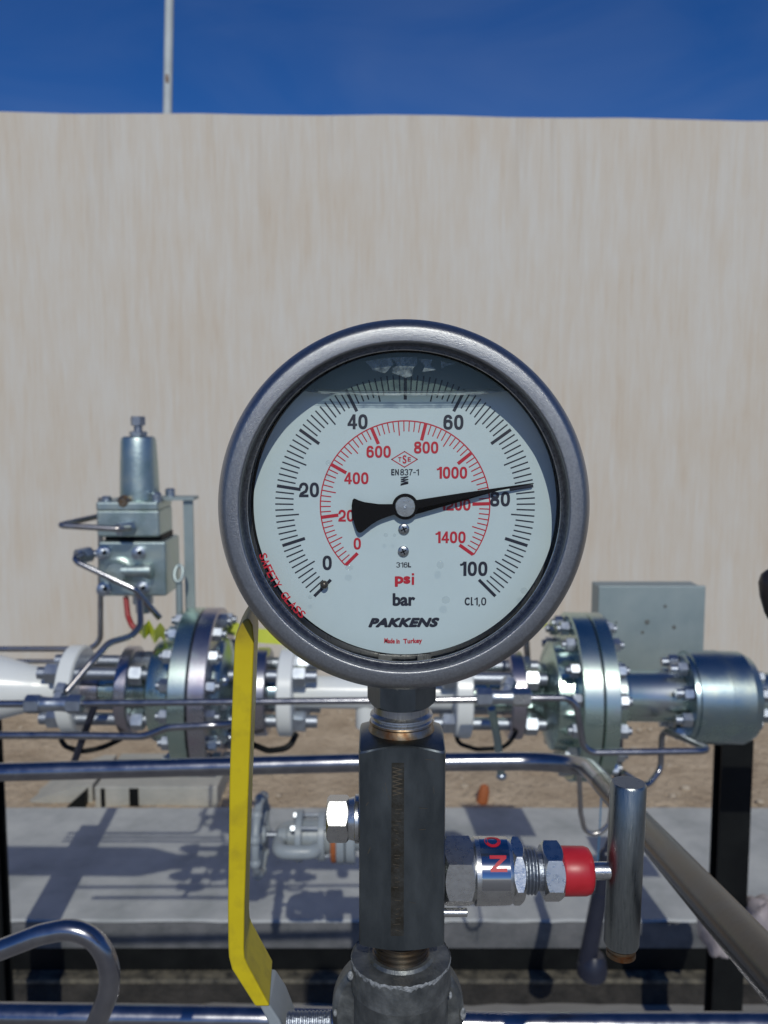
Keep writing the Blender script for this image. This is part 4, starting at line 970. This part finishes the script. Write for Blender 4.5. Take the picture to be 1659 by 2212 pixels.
# T handle
a = P(1358, 1690, YB); b = P(1342, 2040, YB); d = (b - a); Lh = d.length
th_ = MB().lathe(a, d, [(0, 35*sb), (.0008, 38.5*sb), (Lh-.001, 38.5*sb), (Lh, 36*sb)], 48).build('handle_bar', mat('dull_bar_steel', (.24,.265,.265), .26, 1, 300, (700,.3,.0002), (.32,.34,.335), stretch=(5,5,.6), rough2=.36), t, ang=40)
MB().lathe(b, d, [(-.0005, 29*sb), (4*sb, 29*sb), (4.2*sb, 32*sb), (9*sb, 32*sb), (10*sb, 29*sb), (14*sb, 29*sb), (14.5*sb, 32*sb), (24*sb, 32*sb), (30*sb, 22*sb)], 36).build('handle_tip', M['rusty'], t, ang=30)
# bleed pin
mb = MB(); q = P(955, 1971, .275); mb.lathe(q, XR, [(0, 11.5*sb), (5*sb, 11.5*sb), (5.2*sb, 9*sb), (52*sb, 9*sb), (53*sb, 7.5*sb)], 24); mb.build('bleed_pin', M['bright'], t)

# ------------------------------------------------------------------ ball valve with the yellow lever
t = thing('ball_valve', 'blackened ball valve with yellow sleeved lever at the bottom of view', 'valve', (xb, YB+.01, P(867, 2330, YB).z))
z0 = P(867, 2061, YB).z; Lb = lambda y: z0 - P(867, y, YB).z
MB().lathe((xb, YB, z0), axd, [(-.0012, 64*sb), (-.0011, 70*sb), (0, 74*sb), (.0003, 104*sb), (2.5*sb, 108.5*sb), (66*sb, 111*sb), (70*sb, 106*sb), (78*sb, 105*sb), (260*sb, 105*sb)], 72).build('neck_boss', M['chalk'], t, ang=30)
mb = MB(); seg = 90; vs=[]; fs=[]
for k in range(seg+1):
    th = R(150 + 250*k/seg) ; wob = random.uniform(-1.5, 1.5); rr = 109.6*sb
    y0_, y1_ = 2062+wob, 2066+wob+random.uniform(0, 8)
    for yy_, r_ in ((y0_, rr-.4*sb), ((y0_+y1_)/2, rr+1.2*sb), (y1_, rr-.2*sb)):
        vs.append((xb + math.cos(th)*r_, YB + math.sin(th)*r_, P(867, yy_, YB).z))
for k in range(seg):
    for j in (0, 1): a_ = k*3+j; fs.append((a_, a_+1, a_+4, a_+3))
mb.add(vs, fs); mb.build('deposit_ring', M['deposit'], t, ang=70)
q = P(860, 2194, .284)
MB().lathe((q.x, .284, q.z), FWD, [(0, 140*S(.284)), (.0015, 152*S(.284)), (.007, 153*S(.284)), (.008, 148*S(.284)), (.009, 110*S(.284)), (.03, 100*S(.284))], 72).build('body', M['chalk'], t, ang=30)
for x, y, rx, rz in ((757,2108,7,11),(973,2150,4,9),(1000,2190,7,16),(724,2188,5,9)):
    MB().ball(P(x, y, .279 if 750 < x < 975 else .284), S(.28), (rx, 5, rz), 14).build('deposit_fleck', M['deposit'], t)
pr = [(0, 20*sb)]; x = .0006
while x < .016: pr += [(x, 21.5*sb), (x+.0005, 21.5*sb), (x+.0008, 19.5*sb), (x+.0011, 19.5*sb)]; x += .0014
MB().lathe(P(715, 2206, .285), (-1,0,0), pr, 28).build('stem_thread', M['stud'], t, ang=25)
YH = .281
fl = [(528,1338),(518,1353),(510,1369),(506.5,1389),(503,1467),(495.6,1677),(492,1955),(492.5,2040),(494,2069),(500.5,2095),(551,2175)]
fr = [(583,2175),(534,2084),(528.5,2070),(527,2050),(528.5,1955),(538,1677),(546,1467),(549,1385),(546,1352),(538,1336)]
mb = MB(); mb.prism([P(x, y, YH) for x, y in fl + fr], (-math.sin(R(5))*.026, math.cos(R(5))*.026, 0)); slv = mb.build('lever_sleeve', M['yellow'], t, bevel=.0014, bseg=4)
mb = MB(); mb.prism([P(x, y, YH+.002) for x, y in ((556,2168),(580,2168),(604,2205),(622,2250),(640,2330),(600,2330),(590,2250),(576,2205))], (0, .020, 0)); mb.build('lever_bar', M['grey'], t, bevel=.001)
